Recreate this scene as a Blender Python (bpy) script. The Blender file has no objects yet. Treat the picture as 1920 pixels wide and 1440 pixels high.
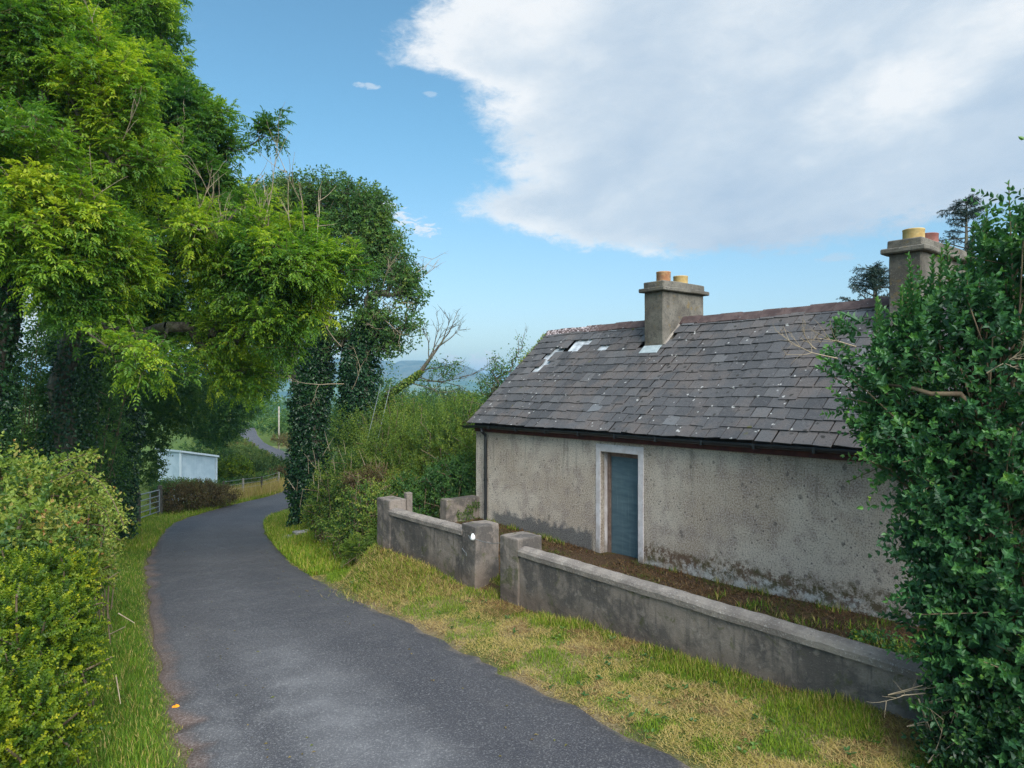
import bpy, bmesh, math, time
import numpy as np
from mathutils import Vector, Matrix
R = math.radians
T0 = time.time()
sc = bpy.context.scene
COL = sc.collection

# ------------------------------------------------------------------ camera, world, sun, exposure
Z0 = 3.5                                   # drone height above the lane
F, CXP, HYP = 1331.0, 960.0, 727.0         # focal length and principal point of the photograph, in its pixels
cam_d = bpy.data.cameras.new("camera"); cam = bpy.data.objects.new("camera", cam_d); COL.objects.link(cam)
cam.location = (0, 0, Z0); cam.rotation_euler = (R(90), 0, 0)
cam_d.sensor_width = 36; cam_d.lens = F / 1920 * 36; cam_d.shift_y = 7 / 1920
cam_d.clip_start = 0.1; cam_d.clip_end = 20000
sc.camera = cam

SUN_AZ, SUN_EL = 160.0, 40.0               # clockwise from the view direction
sun_d = bpy.data.lights.new("sun", 'SUN'); sun = bpy.data.objects.new("sun", sun_d); COL.objects.link(sun)
sun_d.energy = 2.0; sun_d.angle = R(40); sun_d.color = (1.0, 0.93, 0.82)
_s = Vector((math.sin(R(SUN_AZ)) * math.cos(R(SUN_EL)), math.cos(R(SUN_AZ)) * math.cos(R(SUN_EL)), math.sin(R(SUN_EL))))
sun.rotation_euler = _s.to_track_quat('Z', 'Y').to_euler()
sc.view_settings.view_transform = 'Standard'; sc.view_settings.look = 'None'
sc.view_settings.exposure = 0.85; sc.view_settings.gamma = 1.0
sc.cycles.use_denoising = True; sc.cycles.denoising_prefilter = 'NONE'
sc.cycles.max_bounces = 6; sc.cycles.diffuse_bounces = 3; sc.cycles.transmission_bounces = 3
sc.cycles.volume_bounces = 0; sc.cycles.glossy_bounces = 2

def N(nt, typ, ins=None, **props):
    n = nt.nodes.new(typ)
    for k, v in props.items(): setattr(n, k, v)
    for k, v in (ins or {}).items():
        s = n.inputs[k]
        if isinstance(v, bpy.types.NodeSocket): nt.links.new(v, s)
        else: s.default_value = v
    return n
def MATH(nt, op, a, b=0.0, c=0.0, clamp=False):
    return N(nt, 'ShaderNodeMath', {0: a, 1: b, 2: c}, operation=op, use_clamp=clamp).outputs[0]
def SMOOTH(nt, v, a, b):
    return N(nt, 'ShaderNodeMapRange', {0: v, 1: a, 2: b, 3: 0.0, 4: 1.0}, interpolation_type='SMOOTHSTEP').outputs[0]
def MIX(nt, f, a, b, mode='MIX'):
    n = nt.nodes.new('ShaderNodeMix'); n.data_type = 'RGBA'; n.blend_type = mode
    for i, v in ((0, f), (6, a), (7, b)):
        if isinstance(v, bpy.types.NodeSocket): nt.links.new(v, n.inputs[i])
        else: n.inputs[i].default_value = v if i == 0 else (*v[:3], 1)
    return n.outputs[2]
def RAMP(nt, v, stops, interp='LINEAR'):
    n = nt.nodes.new('ShaderNodeValToRGB'); cr = n.color_ramp; cr.interpolation = interp
    while len(cr.elements) < len(stops): cr.elements.new(0.5)
    for e, (p, c) in zip(cr.elements, stops):
        e.position = p; e.color = (c, c, c, 1) if isinstance(c, (int, float)) else (*c, 1)
    nt.links.new(v, n.inputs[0]); return n.outputs[0]
def NOISE(nt, vec, scale, detail=4.0, rough=0.55, dist=0.0):
    return N(nt, 'ShaderNodeTexNoise', {'Vector': vec, 'Scale': scale, 'Detail': detail, 'Roughness': rough, 'Distortion': dist}).outputs[0]

world = bpy.data.worlds.new("World"); sc.world = world; world.use_nodes = True
def build_world():
    nt = world.node_tree; nt.nodes.clear()
    sky = N(nt, 'ShaderNodeTexSky', sky_type='NISHITA', sun_disc=False, sun_elevation=R(SUN_EL), sun_rotation=R(SUN_AZ),
            altitude=50, air_density=1.0, dust_density=1.6, ozone_density=2.2)
    tc = N(nt, 'ShaderNodeTexCoord').outputs['Generated']
    sep = N(nt, 'ShaderNodeSeparateXYZ', {0: tc})
    az = MATH(nt, 'MULTIPLY', MATH(nt, 'ARCTAN2', sep.outputs[0], sep.outputs[1]), 57.2958)
    el = MATH(nt, 'MULTIPLY', MATH(nt, 'ARCSINE', sep.outputs[2]), 57.2958)
    skyc = MIX(nt, 1.0, sky.outputs[0], MIX(nt, SMOOTH(nt, el, 22.0, 0.0), (0.76, 1.09, 1.05), (0.98, 0.97, 0.94)), 'MULTIPLY')
    # flatten the direction so the clouds stretch like a deck seen from below
    zz = MATH(nt, 'MAXIMUM', sep.outputs[2], 0.03)
    v = N(nt, 'ShaderNodeCombineXYZ', {0: MATH(nt, 'MULTIPLY', az, 0.1), 1: MATH(nt, 'MULTIPLY', el, 0.2), 2: 3.0}).outputs[0]
    n_big = NOISE(nt, v, 1.1, 5, 0.6, 0.3); n_fine = NOISE(nt, v, 3.6, 6, 0.62, 0.4); n_x = NOISE(nt, v, 11.0, 5, 0.65, 0.8)
    warp = MATH(nt, 'ADD', MATH(nt, 'MULTIPLY', MATH(nt, 'SUBTRACT', n_big, 0.5), 5.0),
                MATH(nt, 'MULTIPLY', MATH(nt, 'SUBTRACT', MATH(nt, 'ADD', MATH(nt, 'MULTIPLY', n_fine, 0.68), MATH(nt, 'MULTIPLY', n_x, 0.32)), 0.5), 9.5))
    E = [(0, 25), (10, 12), (11.2, 3), (12.6, -1.7), (13.6, -3.9), (14.5, -4.6), (15.4, -3.0), (16.2, -1.6), (17.2, -2.8), (18.1, -1.6),
         (20.4, -2.4), (22.6, -2.9), (23.3, -4.9), (24.2, -9.0), (25.3, -9.7), (27, -8.9), (28.3, -7.0), (32, -8), (40, -14)]
    edge = RAMP(nt, MATH(nt, 'DIVIDE', el, 40.0), [(e / 40, (a + 20) / 50) for e, a in E])
    edge = MATH(nt, 'SUBTRACT', MATH(nt, 'MULTIPLY', edge, 50.0), 20.0)
    d1 = MATH(nt, 'ADD', MATH(nt, 'SUBTRACT', az, edge), warp)
    B = [(-6, 14.2), (0, 11.9), (4, 11.0), (10, 10.5), (18, 10.0), (24, 10.2), (30, 11.2), (45, 11.5)]
    low = RAMP(nt, MATH(nt, 'DIVIDE', MATH(nt, 'ADD', az, 10.0), 60.0), [((a + 10) / 60, e / 30) for a, e in B])
    d2 = MATH(nt, 'ADD', MATH(nt, 'SUBTRACT', el, MATH(nt, 'MULTIPLY', low, 30.0)), MATH(nt, 'MULTIPLY', warp, 0.45))
    m = MATH(nt, 'MULTIPLY', SMOOTH(nt, d1, -0.9, 3.8), SMOOTH(nt, d2, -0.25, 1.3))
    back = SMOOTH(nt, MATH(nt, 'ABSOLUTE', az), 120.0, 165.0)       # broken cloud behind the viewer
    m = MATH(nt, 'MULTIPLY', m, MATH(nt, 'SUBTRACT', 1.0, MATH(nt, 'MULTIPLY', back, SMOOTH(nt, n_big, 0.50, 0.40))))
    # stray wisps and the low evening clouds on the horizon
    vw = N(nt, 'ShaderNodeCombineXYZ', {0: MATH(nt, 'MULTIPLY', az, 0.16), 1: MATH(nt, 'MULTIPLY', el, 0.62), 2: 7.3}).outputs[0]
    n_w = NOISE(nt, vw, 1.0, 5, 0.6, 0.6)
    def blob(a0, e0, ra, re, slope=0.0):
        da = MATH(nt, 'SUBTRACT', az, a0)
        de = MATH(nt, 'SUBTRACT', MATH(nt, 'SUBTRACT', el, e0), MATH(nt, 'MULTIPLY', da, slope))
        q = MATH(nt, 'ADD', MATH(nt, 'POWER', MATH(nt, 'DIVIDE', MATH(nt, 'ABSOLUTE', da), ra), 2.0),
                 MATH(nt, 'POWER', MATH(nt, 'DIVIDE', MATH(nt, 'ABSOLUTE', de), re), 2.0))
        q = MATH(nt, 'ADD', q, MATH(nt, 'MULTIPLY', MATH(nt, 'SUBTRACT', n_x, 0.5), 5.0)); q = MATH(nt, 'ADD', q, MATH(nt, 'MULTIPLY', MATH(nt, 'SUBTRACT', n_fine, 0.5), 3.0))
        return SMOOTH(nt, q, 1.1, -0.2)
    wisps = None
    for b, k in (((-8.6, 13.2, 3.2, 0.8, -0.36), 0.75), ((-11.6, 22.6, 1.1, 0.22, 0), 0.45), ((24.5, 9.5, 1.7, 0.34, 0), 0.5), ((-6.5, 22.3, 0.6, 0.25, 0), 0.25),
                 ((-2.2, 1.9, 1.6, 1.0, 0), 0.75), ((-5.2, 2.0, 1.4, 0.8, 0), 0.6), ((-24, 14.6, 3.0, 2.2, 0), 0.8), ((-14, 3.4, 6, 1.2, 0), 0.7), ((-40, 6, 13, 5, 0), 0.8)):
        w = MATH(nt, 'MULTIPLY', blob(*b), k)
        wisps = w if wisps is None else MATH(nt, 'MAXIMUM', wisps, w)
    far = MATH(nt, 'MULTIPLY', MATH(nt, 'MULTIPLY', SMOOTH(nt, n_w, 0.52, 0.68), SMOOTH(nt, az, -20.0, -60.0)), 0.7)
    # cloud shade: bright sunlit rim at upper left, blue grey belly, bright streak at right
    vs = N(nt, 'ShaderNodeCombineXYZ', {0: MATH(nt, 'MULTIPLY', az, 0.075), 1: MATH(nt, 'MULTIPLY', MATH(nt, 'SUBTRACT', el, MATH(nt, 'MULTIPLY', az, 0.12)), 0.17), 2: 1.0}).outputs[0]
    n_s = NOISE(nt, vs, 1.0, 6, 0.52, 0.25)
    rim = SMOOTH(nt, d1, 9.0, 0.5)
    rim2 = MATH(nt, 'MULTIPLY', SMOOTH(nt, el, 19.0, 27.0), SMOOTH(nt, az, 11.0, 3.0))
    sa = MATH(nt, 'SUBTRACT', az, 30.0); se = MATH(nt, 'SUBTRACT', MATH(nt, 'SUBTRACT', el, 20.8), MATH(nt, 'MULTIPLY', sa, 0.30))
    sq = MATH(nt, 'ADD', MATH(nt, 'POWER', MATH(nt, 'DIVIDE', MATH(nt, 'ABSOLUTE', sa), 11.0), 2.0), MATH(nt, 'POWER', MATH(nt, 'DIVIDE', MATH(nt, 'ABSOLUTE', se), 3.4), 2.0))
    sq = MATH(nt, 'ADD', sq, MATH(nt, 'MULTIPLY', MATH(nt, 'SUBTRACT', n_big, 0.5), 2.4)); streak = SMOOTH(nt, sq, 1.2, -0.3)
    lowb = MATH(nt, 'MULTIPLY', SMOOTH(nt, d2, 5.0, 0.4), SMOOTH(nt, az, 16.0, 2.0))
    br = MATH(nt, 'ADD', MATH(nt, 'MULTIPLY', MATH(nt, 'SUBTRACT', n_s, 0.5), 1.8), MATH(nt, 'MULTIPLY', rim, 0.50))
    br = MATH(nt, 'ADD', br, MATH(nt, 'MULTIPLY', rim2, 0.42))
    br = MATH(nt, 'ADD', br, MATH(nt, 'MULTIPLY', streak, 0.55))
    br = MATH(nt, 'ADD', br, MATH(nt, 'MULTIPLY', lowb, 0.2))
    br = MATH(nt, 'ADD', br, MATH(nt, 'MULTIPLY', MATH(nt, 'SUBTRACT', n_fine, 0.5), 0.45))
    br = MATH(nt, 'ADD', br, 0.36, clamp=True)
    cc = RAMP(nt, br, [(0.0, (0.50, 0.615, 0.76)), (0.45, (0.64, 0.735, 0.84)), (0.75, (0.80, 0.86, 0.92)), (1.0, (0.95, 0.97, 0.99))])
    pink = MATH(nt, 'MULTIPLY', SMOOTH(nt, el, 5.0, 1.5), 0.45)
    cc = MIX(nt, pink, cc, (0.95, 0.72, 0.70))
    tot = MATH(nt, 'MAXIMUM', MATH(nt, 'MULTIPLY', m, 0.97), MATH(nt, 'MAXIMUM', wisps, far))
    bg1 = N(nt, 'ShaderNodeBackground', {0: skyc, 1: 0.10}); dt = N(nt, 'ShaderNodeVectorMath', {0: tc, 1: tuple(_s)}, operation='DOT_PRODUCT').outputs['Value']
    glow = MATH(nt, 'ADD', 0.56, MATH(nt, 'MULTIPLY', SMOOTH(nt, dt, 0.15, 0.98), 2.2))        # unseen cloud toward the veiled sun, boosted as added fill light
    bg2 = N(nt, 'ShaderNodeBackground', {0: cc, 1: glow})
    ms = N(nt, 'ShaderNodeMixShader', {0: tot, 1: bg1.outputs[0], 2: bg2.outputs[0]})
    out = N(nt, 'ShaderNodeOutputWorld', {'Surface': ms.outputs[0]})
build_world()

# ------------------------------------------------------------------ helpers
rng = np.random.default_rng(7)
def at(px, py, D):
    "point at depth D seen at that place of the photograph"
    return np.array([(px - CXP) / F * D, D, Z0 + (HYP - py) / F * D])
def unit(a): return a / np.maximum(np.linalg.norm(a, axis=-1, keepdims=True), 1e-9)
def sm(v, a, b):
    t = np.clip((v - a) / (b - a), 0, 1); return t * t * (3 - 2 * t)
def wob(p, s=1.0, seed=0.0):
    "cheap smooth 3-D noise in -1..1"
    x, y, z = p[..., 0] * s + seed, p[..., 1] * s + seed * 1.7, p[..., 2] * s - seed
    return (np.sin(1.9 * x + 1.3 * np.sin(1.1 * y + 0.7 * z)) + np.sin(2.3 * y + 1.1 * np.sin(1.7 * z + x)) + np.sin(2.1 * z + 1.2 * np.sin(1.3 * x + 0.9 * y))
            + 0.6 * np.sin(4.7 * x + 3.1 * y + 1.5) * np.sin(3.9 * z + 2.2 * y)) / 3.0
def raw_mesh(name, V, faces, mat, parent=None, attrs=None, smooth=False, sizes=None):
    "V (n,3); faces (m,k) array, or a flat index array with sizes"
    me = bpy.data.meshes.new(name)
    V = np.asarray(V, np.float32); F_ = np.asarray(faces, np.int32)
    if sizes is None: sizes = np.full(len(F_), F_.shape[1], np.int32)
    F_ = F_.ravel()
    me.vertices.add(len(V)); me.vertices.foreach_set('co', V.ravel())
    me.loops.add(len(F_)); me.loops.foreach_set('vertex_index', F_)
    st = np.zeros(len(sizes), np.int32); st[1:] = np.cumsum(sizes)[:-1]
    me.polygons.add(len(sizes)); me.polygons.foreach_set('loop_start', st); me.polygons.foreach_set('loop_total', np.asarray(sizes, np.int32))
    me.polygons.foreach_set('use_smooth', np.full(len(sizes), smooth, bool))
    for k, (dom, arr) in (attrs or {}).items():
        a = me.attributes.new(k, 'FLOAT', dom); a.data.foreach_set('value', np.asarray(arr, np.float32))
    me.update(calc_edges=True)
    if mat: me.materials.append(mat)
    o = bpy.data.objects.new(name, me); COL.objects.link(o)
    if parent: o.parent = parent
    return o
def tag(o, label=None, cat=None, group=None, kind=None):
    for k, v in (('label', label), ('category', cat), ('group', group), ('kind', kind)):
        if v: o[k] = v
    return o
def thing(name, label, cat, loc=(0, 0, 0), rz=0.0, group=None):
    o = bpy.data.objects.new(name, None); COL.objects.link(o); o.location = loc; o.rotation_euler = (0, 0, rz); o.empty_display_size = 0.2
    return tag(o, label, cat, group)

class MB:
    "collects shapes of one mesh"
    def __init__(s): s.bm = bmesh.new()
    def box(s, x0, x1, y0, y1, z0, z1, bev=0.0, mat4=None, seg=1):
        r = bmesh.ops.create_cube(s.bm, size=1.0); vs = r['verts']
        bmesh.ops.scale(s.bm, vec=(x1 - x0, y1 - y0, z1 - z0), verts=vs)
        bmesh.ops.translate(s.bm, vec=((x0 + x1) / 2, (y0 + y1) / 2, (z0 + z1) / 2), verts=vs)
        if bev:
            es = list({e for v in vs for e in v.link_edges})
            q = bmesh.ops.bevel(s.bm, geom=es, offset=bev, segments=seg, affect='EDGES', profile=0.6)
            vs = list({v for f in q['faces'] for v in f.verts} | {v for v in vs if v.is_valid})
        if mat4 is not None: bmesh.ops.transform(s.bm, matrix=mat4, verts=vs)
        return s
    def face(s, pts): s.bm.faces.new([s.bm.verts.new(p) for p in pts]); return s
    def tube(s, pts, rad, sides=8, caps=True, closed=False):
        pts = [Vector(p) for p in pts]; rad = rad if hasattr(rad, '__len__') else [rad] * len(pts)
        rings = []
        for i, p in enumerate(pts):
            t = (pts[min(i + 1, len(pts) - 1)] - pts[max(i - 1, 0)]).normalized()
            u = t.cross(Vector((0, 0, 1)) if abs(t.z) < 0.9 else Vector((1, 0, 0))).normalized(); w = t.cross(u)
            rings.append([s.bm.verts.new(p + (u * math.cos(a) + w * math.sin(a)) * rad[i]) for a in [2 * math.pi * k / sides for k in range(sides)]])
        for a, b in zip(rings, rings[1:]):
            for k in range(sides): s.bm.faces.new((a[k], a[(k + 1) % sides], b[(k + 1) % sides], b[k]))
        if caps:
            s.bm.faces.new(rings[0][::-1]); s.bm.faces.new(rings[-1])
        return s
    def lathe(s, prof, center, sides=24):
        c = Vector(center); rings = []
        for r_, z in prof:
            rings.append([s.bm.verts.new(c + Vector((r_ * math.cos(2 * math.pi * k / sides), r_ * math.sin(2 * math.pi * k / sides), z))) for k in range(sides)])
        for a, b in zip(rings, rings[1:]):
            for k in range(sides): s.bm.faces.new((a[k], a[(k + 1) % sides], b[(k + 1) % sides], b[k]))
        s.bm.faces.new(rings[-1]); return s
    def cut(s, axis, step):
        "slice along an axis so that it can be roughened"
        co = [v.co[axis] for v in s.bm.verts]; a, b = min(co), max(co); n = int((b - a) / step)
        for k in range(1, n):
            p = [0, 0, 0]; p[axis] = a + (b - a) * k / n; q = [0, 0, 0]; q[axis] = 1
            bmesh.ops.bisect_plane(s.bm, geom=s.bm.verts[:] + s.bm.edges[:] + s.bm.faces[:], plane_co=p, plane_no=q)
        return s
    def rough(s, amp, scale=3.0, seed=0.0):
        for v in s.bm.verts:
            p = np.array(v.co)
            v.co += Vector((wob(p, scale, seed), wob(p, scale, seed + 3.1), wob(p, scale, seed + 7.7))) * amp
        return s
    def build(s, name, mat, parent=None, smooth=False):
        bmesh.ops.recalc_face_normals(s.bm, faces=s.bm.faces[:])
        me = bpy.data.meshes.new(name); s.bm.to_mesh(me); s.bm.free()
        if smooth:
            for p in me.polygons: p.use_smooth = True
        me.materials.append(mat); o = bpy.data.objects.new(name, me); COL.objects.link(o)
        if parent: o.parent = parent
        return o

# ------------------------------------------------------------------ materials
def new_mat(name):
    m = bpy.data.materials.new(name); m.use_nodes = True; nt = m.node_tree; nt.nodes.clear()
    return m, nt
def finish(nt, color, rough=0.8, bump=None, bump_d=0.01, spec=0.3, metal=0.0, bump_s=1.0):
    ins = {'Base Color': color if isinstance(color, bpy.types.NodeSocket) else (*color, 1), 'Roughness': rough, 'Specular IOR Level': spec, 'Metallic': metal}
    b = N(nt, 'ShaderNodeBsdfPrincipled', ins)
    if bump is not None:
        bn = N(nt, 'ShaderNodeBump', {'Height': bump, 'Distance': bump_d, 'Strength': bump_s}); nt.links.new(bn.outputs[0], b.inputs['Normal'])
    N(nt, 'ShaderNodeOutputMaterial', {'Surface': b.outputs[0]})
def OBJ(nt): return N(nt, 'ShaderNodeTexCoord').outputs['Object']
def VORO(nt, vec, scale, feature='F1', rnd=1.0):
    return N(nt, 'ShaderNodeTexVoronoi', {'Vector': vec, 'Scale': scale, 'Randomness': rnd}, feature=feature)
def ATTR(nt, name): return N(nt, 'ShaderNodeAttribute', attribute_name=name).outputs['Fac']

def leaf_mat(name, stops, trans=0.35, rough=0.45, spec=0.35, tcol=(1.25, 1.3, 0.5)):
    m, nt = new_mat(name)
    c = RAMP(nt, ATTR(nt, 'tint'), stops)
    p = N(nt, 'ShaderNodeBsdfPrincipled', {'Base Color': c, 'Roughness': rough, 'Specular IOR Level': spec})
    t = N(nt, 'ShaderNodeBsdfTranslucent', {'Color': MIX(nt, 1.0, c, tcol, 'MULTIPLY')})
    ms = N(nt, 'ShaderNodeMixShader', {0: trans, 1: p.outputs[0], 2: t.outputs[0]})
    N(nt, 'ShaderNodeOutputMaterial', {'Surface': ms.outputs[0]})
    return m
def plain_mat(name, c1, c2, scale=8.0, rough=0.8, bump=0.0, spec=0.3, metal=0.0):
    m, nt = new_mat(name); v = OBJ(nt); n = NOISE(nt, v, scale, 5, 0.6)
    finish(nt, MIX(nt, SMOOTH(nt, n, 0.3, 0.7), c1, c2), rough, NOISE(nt, v, scale * 4, 3) if bump else None, bump, spec, metal)
    return m
def bark_mat(name, c1, c2):
    m, nt = new_mat(name); v = OBJ(nt)
    mp = N(nt, 'ShaderNodeMapping', {'Vector': v, 'Scale': (1, 1, 0.25)}).outputs[0]
    n = NOISE(nt, mp, 14, 6, 0.65); n2 = NOISE(nt, v, 1.7, 3)
    c = MIX(nt, SMOOTH(nt, n, 0.35, 0.68), c1, c2); c = MIX(nt, MATH(nt, 'MULTIPLY', SMOOTH(nt, n2, 0.5, 0.7), 0.5), c, (0.10, 0.12, 0.05))
    finish(nt, c, 0.9, n, 0.02, 0.2); return m

M = {}
M['ash'] = leaf_mat('ash_leaf', [(0.0, (0.042, 0.119, 0.025)), (0.3, (0.092, 0.211, 0.027)), (0.6, (0.210, 0.344, 0.027)), (0.85, (0.420, 0.500, 0.030)), (1.0, (0.460, 0.500, 0.042))], 0.5)
M['ivy'] = leaf_mat('ivy_leaf', [(0.0, (0.009, 0.032, 0.015)), (0.5, (0.017, 0.060, 0.019)), (0.85, (0.038, 0.103, 0.024)), (1.0, (0.076, 0.140, 0.032))], 0.15, 0.35, 0.4)
M['mid'] = leaf_mat('broad_leaf', [(0.0, (0.032, 0.090, 0.029)), (0.5, (0.070, 0.160, 0.035)), (0.85, (0.138, 0.232, 0.038)), (1.0, (0.246, 0.290, 0.051))], 0.3)
M['willow'] = leaf_mat('willow_leaf', [(0.0, (0.044, 0.099, 0.024)), (0.4, (0.121, 0.204, 0.033)), (0.75, (0.231, 0.297, 0.044)), (1.0, (0.363, 0.341, 0.077))], 0.4)
M['bramble'] = leaf_mat('bramble_leaf', [(0.0, (0.034, 0.092, 0.023)), (0.35, (0.109, 0.190, 0.032)), (0.68, (0.276, 0.333, 0.052)), (0.86, (0.391, 0.322, 0.092)), (1.0, (0.299, 0.115, 0.052))], 0.35)
M['gold'] = leaf_mat('honeysuckle_leaf', [(0.0, (0.036, 0.088, 0.010)), (0.4, (0.114, 0.192, 0.013)), (0.8, (0.269, 0.320, 0.014)), (1.0, (0.476, 0.435, 0.021))], 0.35)
M['privet'] = leaf_mat('privet_leaf', [(0.0, (0.031, 0.097, 0.041)), (0.4, (0.057, 0.172, 0.053)), (0.75, (0.118, 0.264, 0.053)), (0.90, (0.202, 0.315, 0.044)), (1.0, (0.437, 0.472, 0.047))], 0.25, 0.45, 0.4)
M['spruce'] = leaf_mat('spruce_needle', [(0.0, (0.012, 0.028, 0.026)), (0.6, (0.022, 0.048, 0.036)), (1.0, (0.075, 0.070, 0.045))], 0.08, 0.6, 0.2)
M['brown'] = leaf_mat('bracken', [(0.0, (0.07, 0.055, 0.025)), (0.4, (0.15, 0.105, 0.05)), (0.7, (0.10, 0.12, 0.035)), (1.0, (0.26, 0.19, 0.09))], 0.2, 0.8, 0.1)
M['scrub'] = leaf_mat('far_scrub', [(0.0, (0.035, 0.075, 0.025)), (0.5, (0.075, 0.125, 0.035)), (0.85, (0.13, 0.17, 0.045)), (1.0, (0.17, 0.13, 0.06))], 0.2, 0.7, 0.1)
M['bark'] = bark_mat('ash_bark', (0.06, 0.052, 0.04), (0.17, 0.15, 0.115))
M['twig'] = plain_mat('pale_twig', (0.26, 0.20, 0.13), (0.40, 0.32, 0.22), 6, 0.85)
M['stem'] = plain_mat('brown_stem', (0.10, 0.07, 0.045), (0.20, 0.15, 0.09), 6, 0.85)
M['black'] = plain_mat('black_plastic', (0.010, 0.011, 0.013), (0.022, 0.024, 0.027), 5, 0.42, 0, 0.5)
M['fascia'] = plain_mat('dark_red_paint', (0.055, 0.018, 0.016), (0.10, 0.030, 0.024), 9, 0.7)
M['wood'] = plain_mat('weathered_wood', (0.14, 0.09, 0.07), (0.24, 0.17, 0.135), 12, 0.85, 0.004)
M['pale_wood'] = plain_mat('pale_pole_wood', (0.24, 0.21, 0.17), (0.36, 0.32, 0.26), 5, 0.85)
M['dark_wood'] = plain_mat('dark_post_wood', (0.05, 0.045, 0.035), (0.10, 0.085, 0.065), 8, 0.9)
M['galv'] = plain_mat('galvanised_metal', (0.20, 0.22, 0.23), (0.32, 0.34, 0.35), 5, 0.5, 0, 0.5, 0.5)
M['felt'] = plain_mat('pale_underlay', (0.26, 0.28, 0.30), (0.66, 0.69, 0.72), 6, 0.7)
M['lead'] = plain_mat('flashing_lead', (0.30, 0.36, 0.38), (0.48, 0.53, 0.54), 9, 0.5)
M['inside'] = plain_mat('dark_loft', (0.02, 0.017, 0.015), (0.035, 0.03, 0.026), 6, 0.9)
M['porcelain'] = plain_mat('white_porcelain', (0.75, 0.75, 0.72), (0.85, 0.85, 0.83), 12, 0.35, 0, 0.5)
M['orange'] = plain_mat('orange_wrapper', (0.80, 0.25, 0.01), (0.90, 0.36, 0.02), 20, 0.6)
M['stone'] = plain_mat('field_stone', (0.22, 0.21, 0.19), (0.42, 0.41, 0.38), 4, 0.9, 0.02)
M['gravel'] = plain_mat('grey_gravel', (0.24, 0.23, 0.22), (0.40, 0.38, 0.36), 30, 0.95, 0.02)

def m_concrete():
    m, nt = new_mat('weathered_concrete'); v = OBJ(nt)
    n1 = NOISE(nt, v, 1.6, 6, 0.62, 0.4); n2 = NOISE(nt, v, 11, 6, 0.65); n3 = NOISE(nt, v, 55, 4, 0.7)
    st = N(nt, 'ShaderNodeMapping', {'Vector': v, 'Scale': (6, 6, 0.7)}).outputs[0]; n4 = NOISE(nt, st, 2.2, 5, 0.6)
    c = MIX(nt, SMOOTH(nt, n1, 0.42, 0.58), (0.105, 0.092, 0.083), (0.235, 0.195, 0.165))
    c = MIX(nt, MATH(nt, 'MULTIPLY', SMOOTH(nt, n4, 0.50, 0.68), 0.6), c, (0.066, 0.062, 0.060))
    c = MIX(nt, MATH(nt, 'MULTIPLY', SMOOTH(nt, n2, 0.52, 0.72), 0.6), c, (0.30, 0.255, 0.22))
    c = MIX(nt, MATH(nt, 'MULTIPLY', SMOOTH(nt, n3, 0.60, 0.74), 0.5), c, (0.42, 0.38, 0.34))
    c = MIX(nt, MATH(nt, 'MULTIPLY', SMOOTH(nt, n3, 0.42, 0.30), 0.55), c, (0.05, 0.048, 0.046))
    geo = N(nt, 'ShaderNodeSeparateXYZ', {0: v}).outputs[2]                      # damp, moss and soil splash near the ground
    damp = MATH(nt, 'MULTIPLY', SMOOTH(nt, MATH(nt, 'ADD', geo, MATH(nt, 'MULTIPLY', n1, -0.7)), 0.12, -0.22), 0.55)
    c = MIX(nt, damp, c, (0.15, 0.105, 0.078))
    moss = MATH(nt, 'MULTIPLY', SMOOTH(nt, NOISE(nt, v, 3.1, 6, 0.7, 0.6), 0.56, 0.66), 0.7)
    c = MIX(nt, moss, c, (0.085, 0.090, 0.035))
    finish(nt, c, 0.92, MATH(nt, 'ADD', n2, MATH(nt, 'MULTIPLY', n3, 0.6)), 0.012, 0.2); return m
M['concrete'] = m_concrete()
def m_coping():
    m, nt = new_mat('lichen_concrete'); v = OBJ(nt)
    n1 = NOISE(nt, v, 2.3, 6, 0.6); n3 = NOISE(nt, v, 42, 5, 0.7); n2 = NOISE(nt, v, 13, 5, 0.7)
    c = MIX(nt, SMOOTH(nt, n1, 0.35, 0.66), (0.19, 0.16, 0.14), (0.31, 0.265, 0.225))
    c = MIX(nt, MATH(nt, 'MULTIPLY', SMOOTH(nt, n3, 0.55, 0.70), 0.6), c, (0.62, 0.59, 0.55))
    c = MIX(nt, MATH(nt, 'MULTIPLY', SMOOTH(nt, n2, 0.58, 0.72), 0.7), c, (0.075, 0.070, 0.066))
    finish(nt, c, 0.92, MATH(nt, 'ADD', n2, n3), 0.012, 0.2); return m
M['coping'] = m_coping()
def m_chimney():
    m, nt = new_mat('sooty_render'); v = OBJ(nt)
    n1 = NOISE(nt, v, 2.4, 6, 0.62, 0.3); n2 = NOISE(nt, v, 14, 6, 0.65); n3 = NOISE(nt, v, 60, 3, 0.6)
    c = MIX(nt, SMOOTH(nt, n1, 0.32, 0.66), (0.095, 0.083, 0.068), (0.19, 0.170, 0.140))
    c = MIX(nt, MATH(nt, 'MULTIPLY', SMOOTH(nt, n2, 0.50, 0.66), 0.7), c, (0.075, 0.070, 0.065))
    c = MIX(nt, MATH(nt, 'MULTIPLY', SMOOTH(nt, NOISE(nt, v, 4.5, 5, 0.7), 0.60, 0.68), 0.7), c, (0.20, 0.14, 0.06))
    c = MIX(nt, MATH(nt, 'MULTIPLY', SMOOTH(nt, n3, 0.60, 0.72), 0.6), c, (0.38, 0.36, 0.32))
    finish(nt, c, 0.92, MATH(nt, 'ADD', n2, n3), 0.01, 0.2); return m
M['chimney'] = m_chimney()
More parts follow.
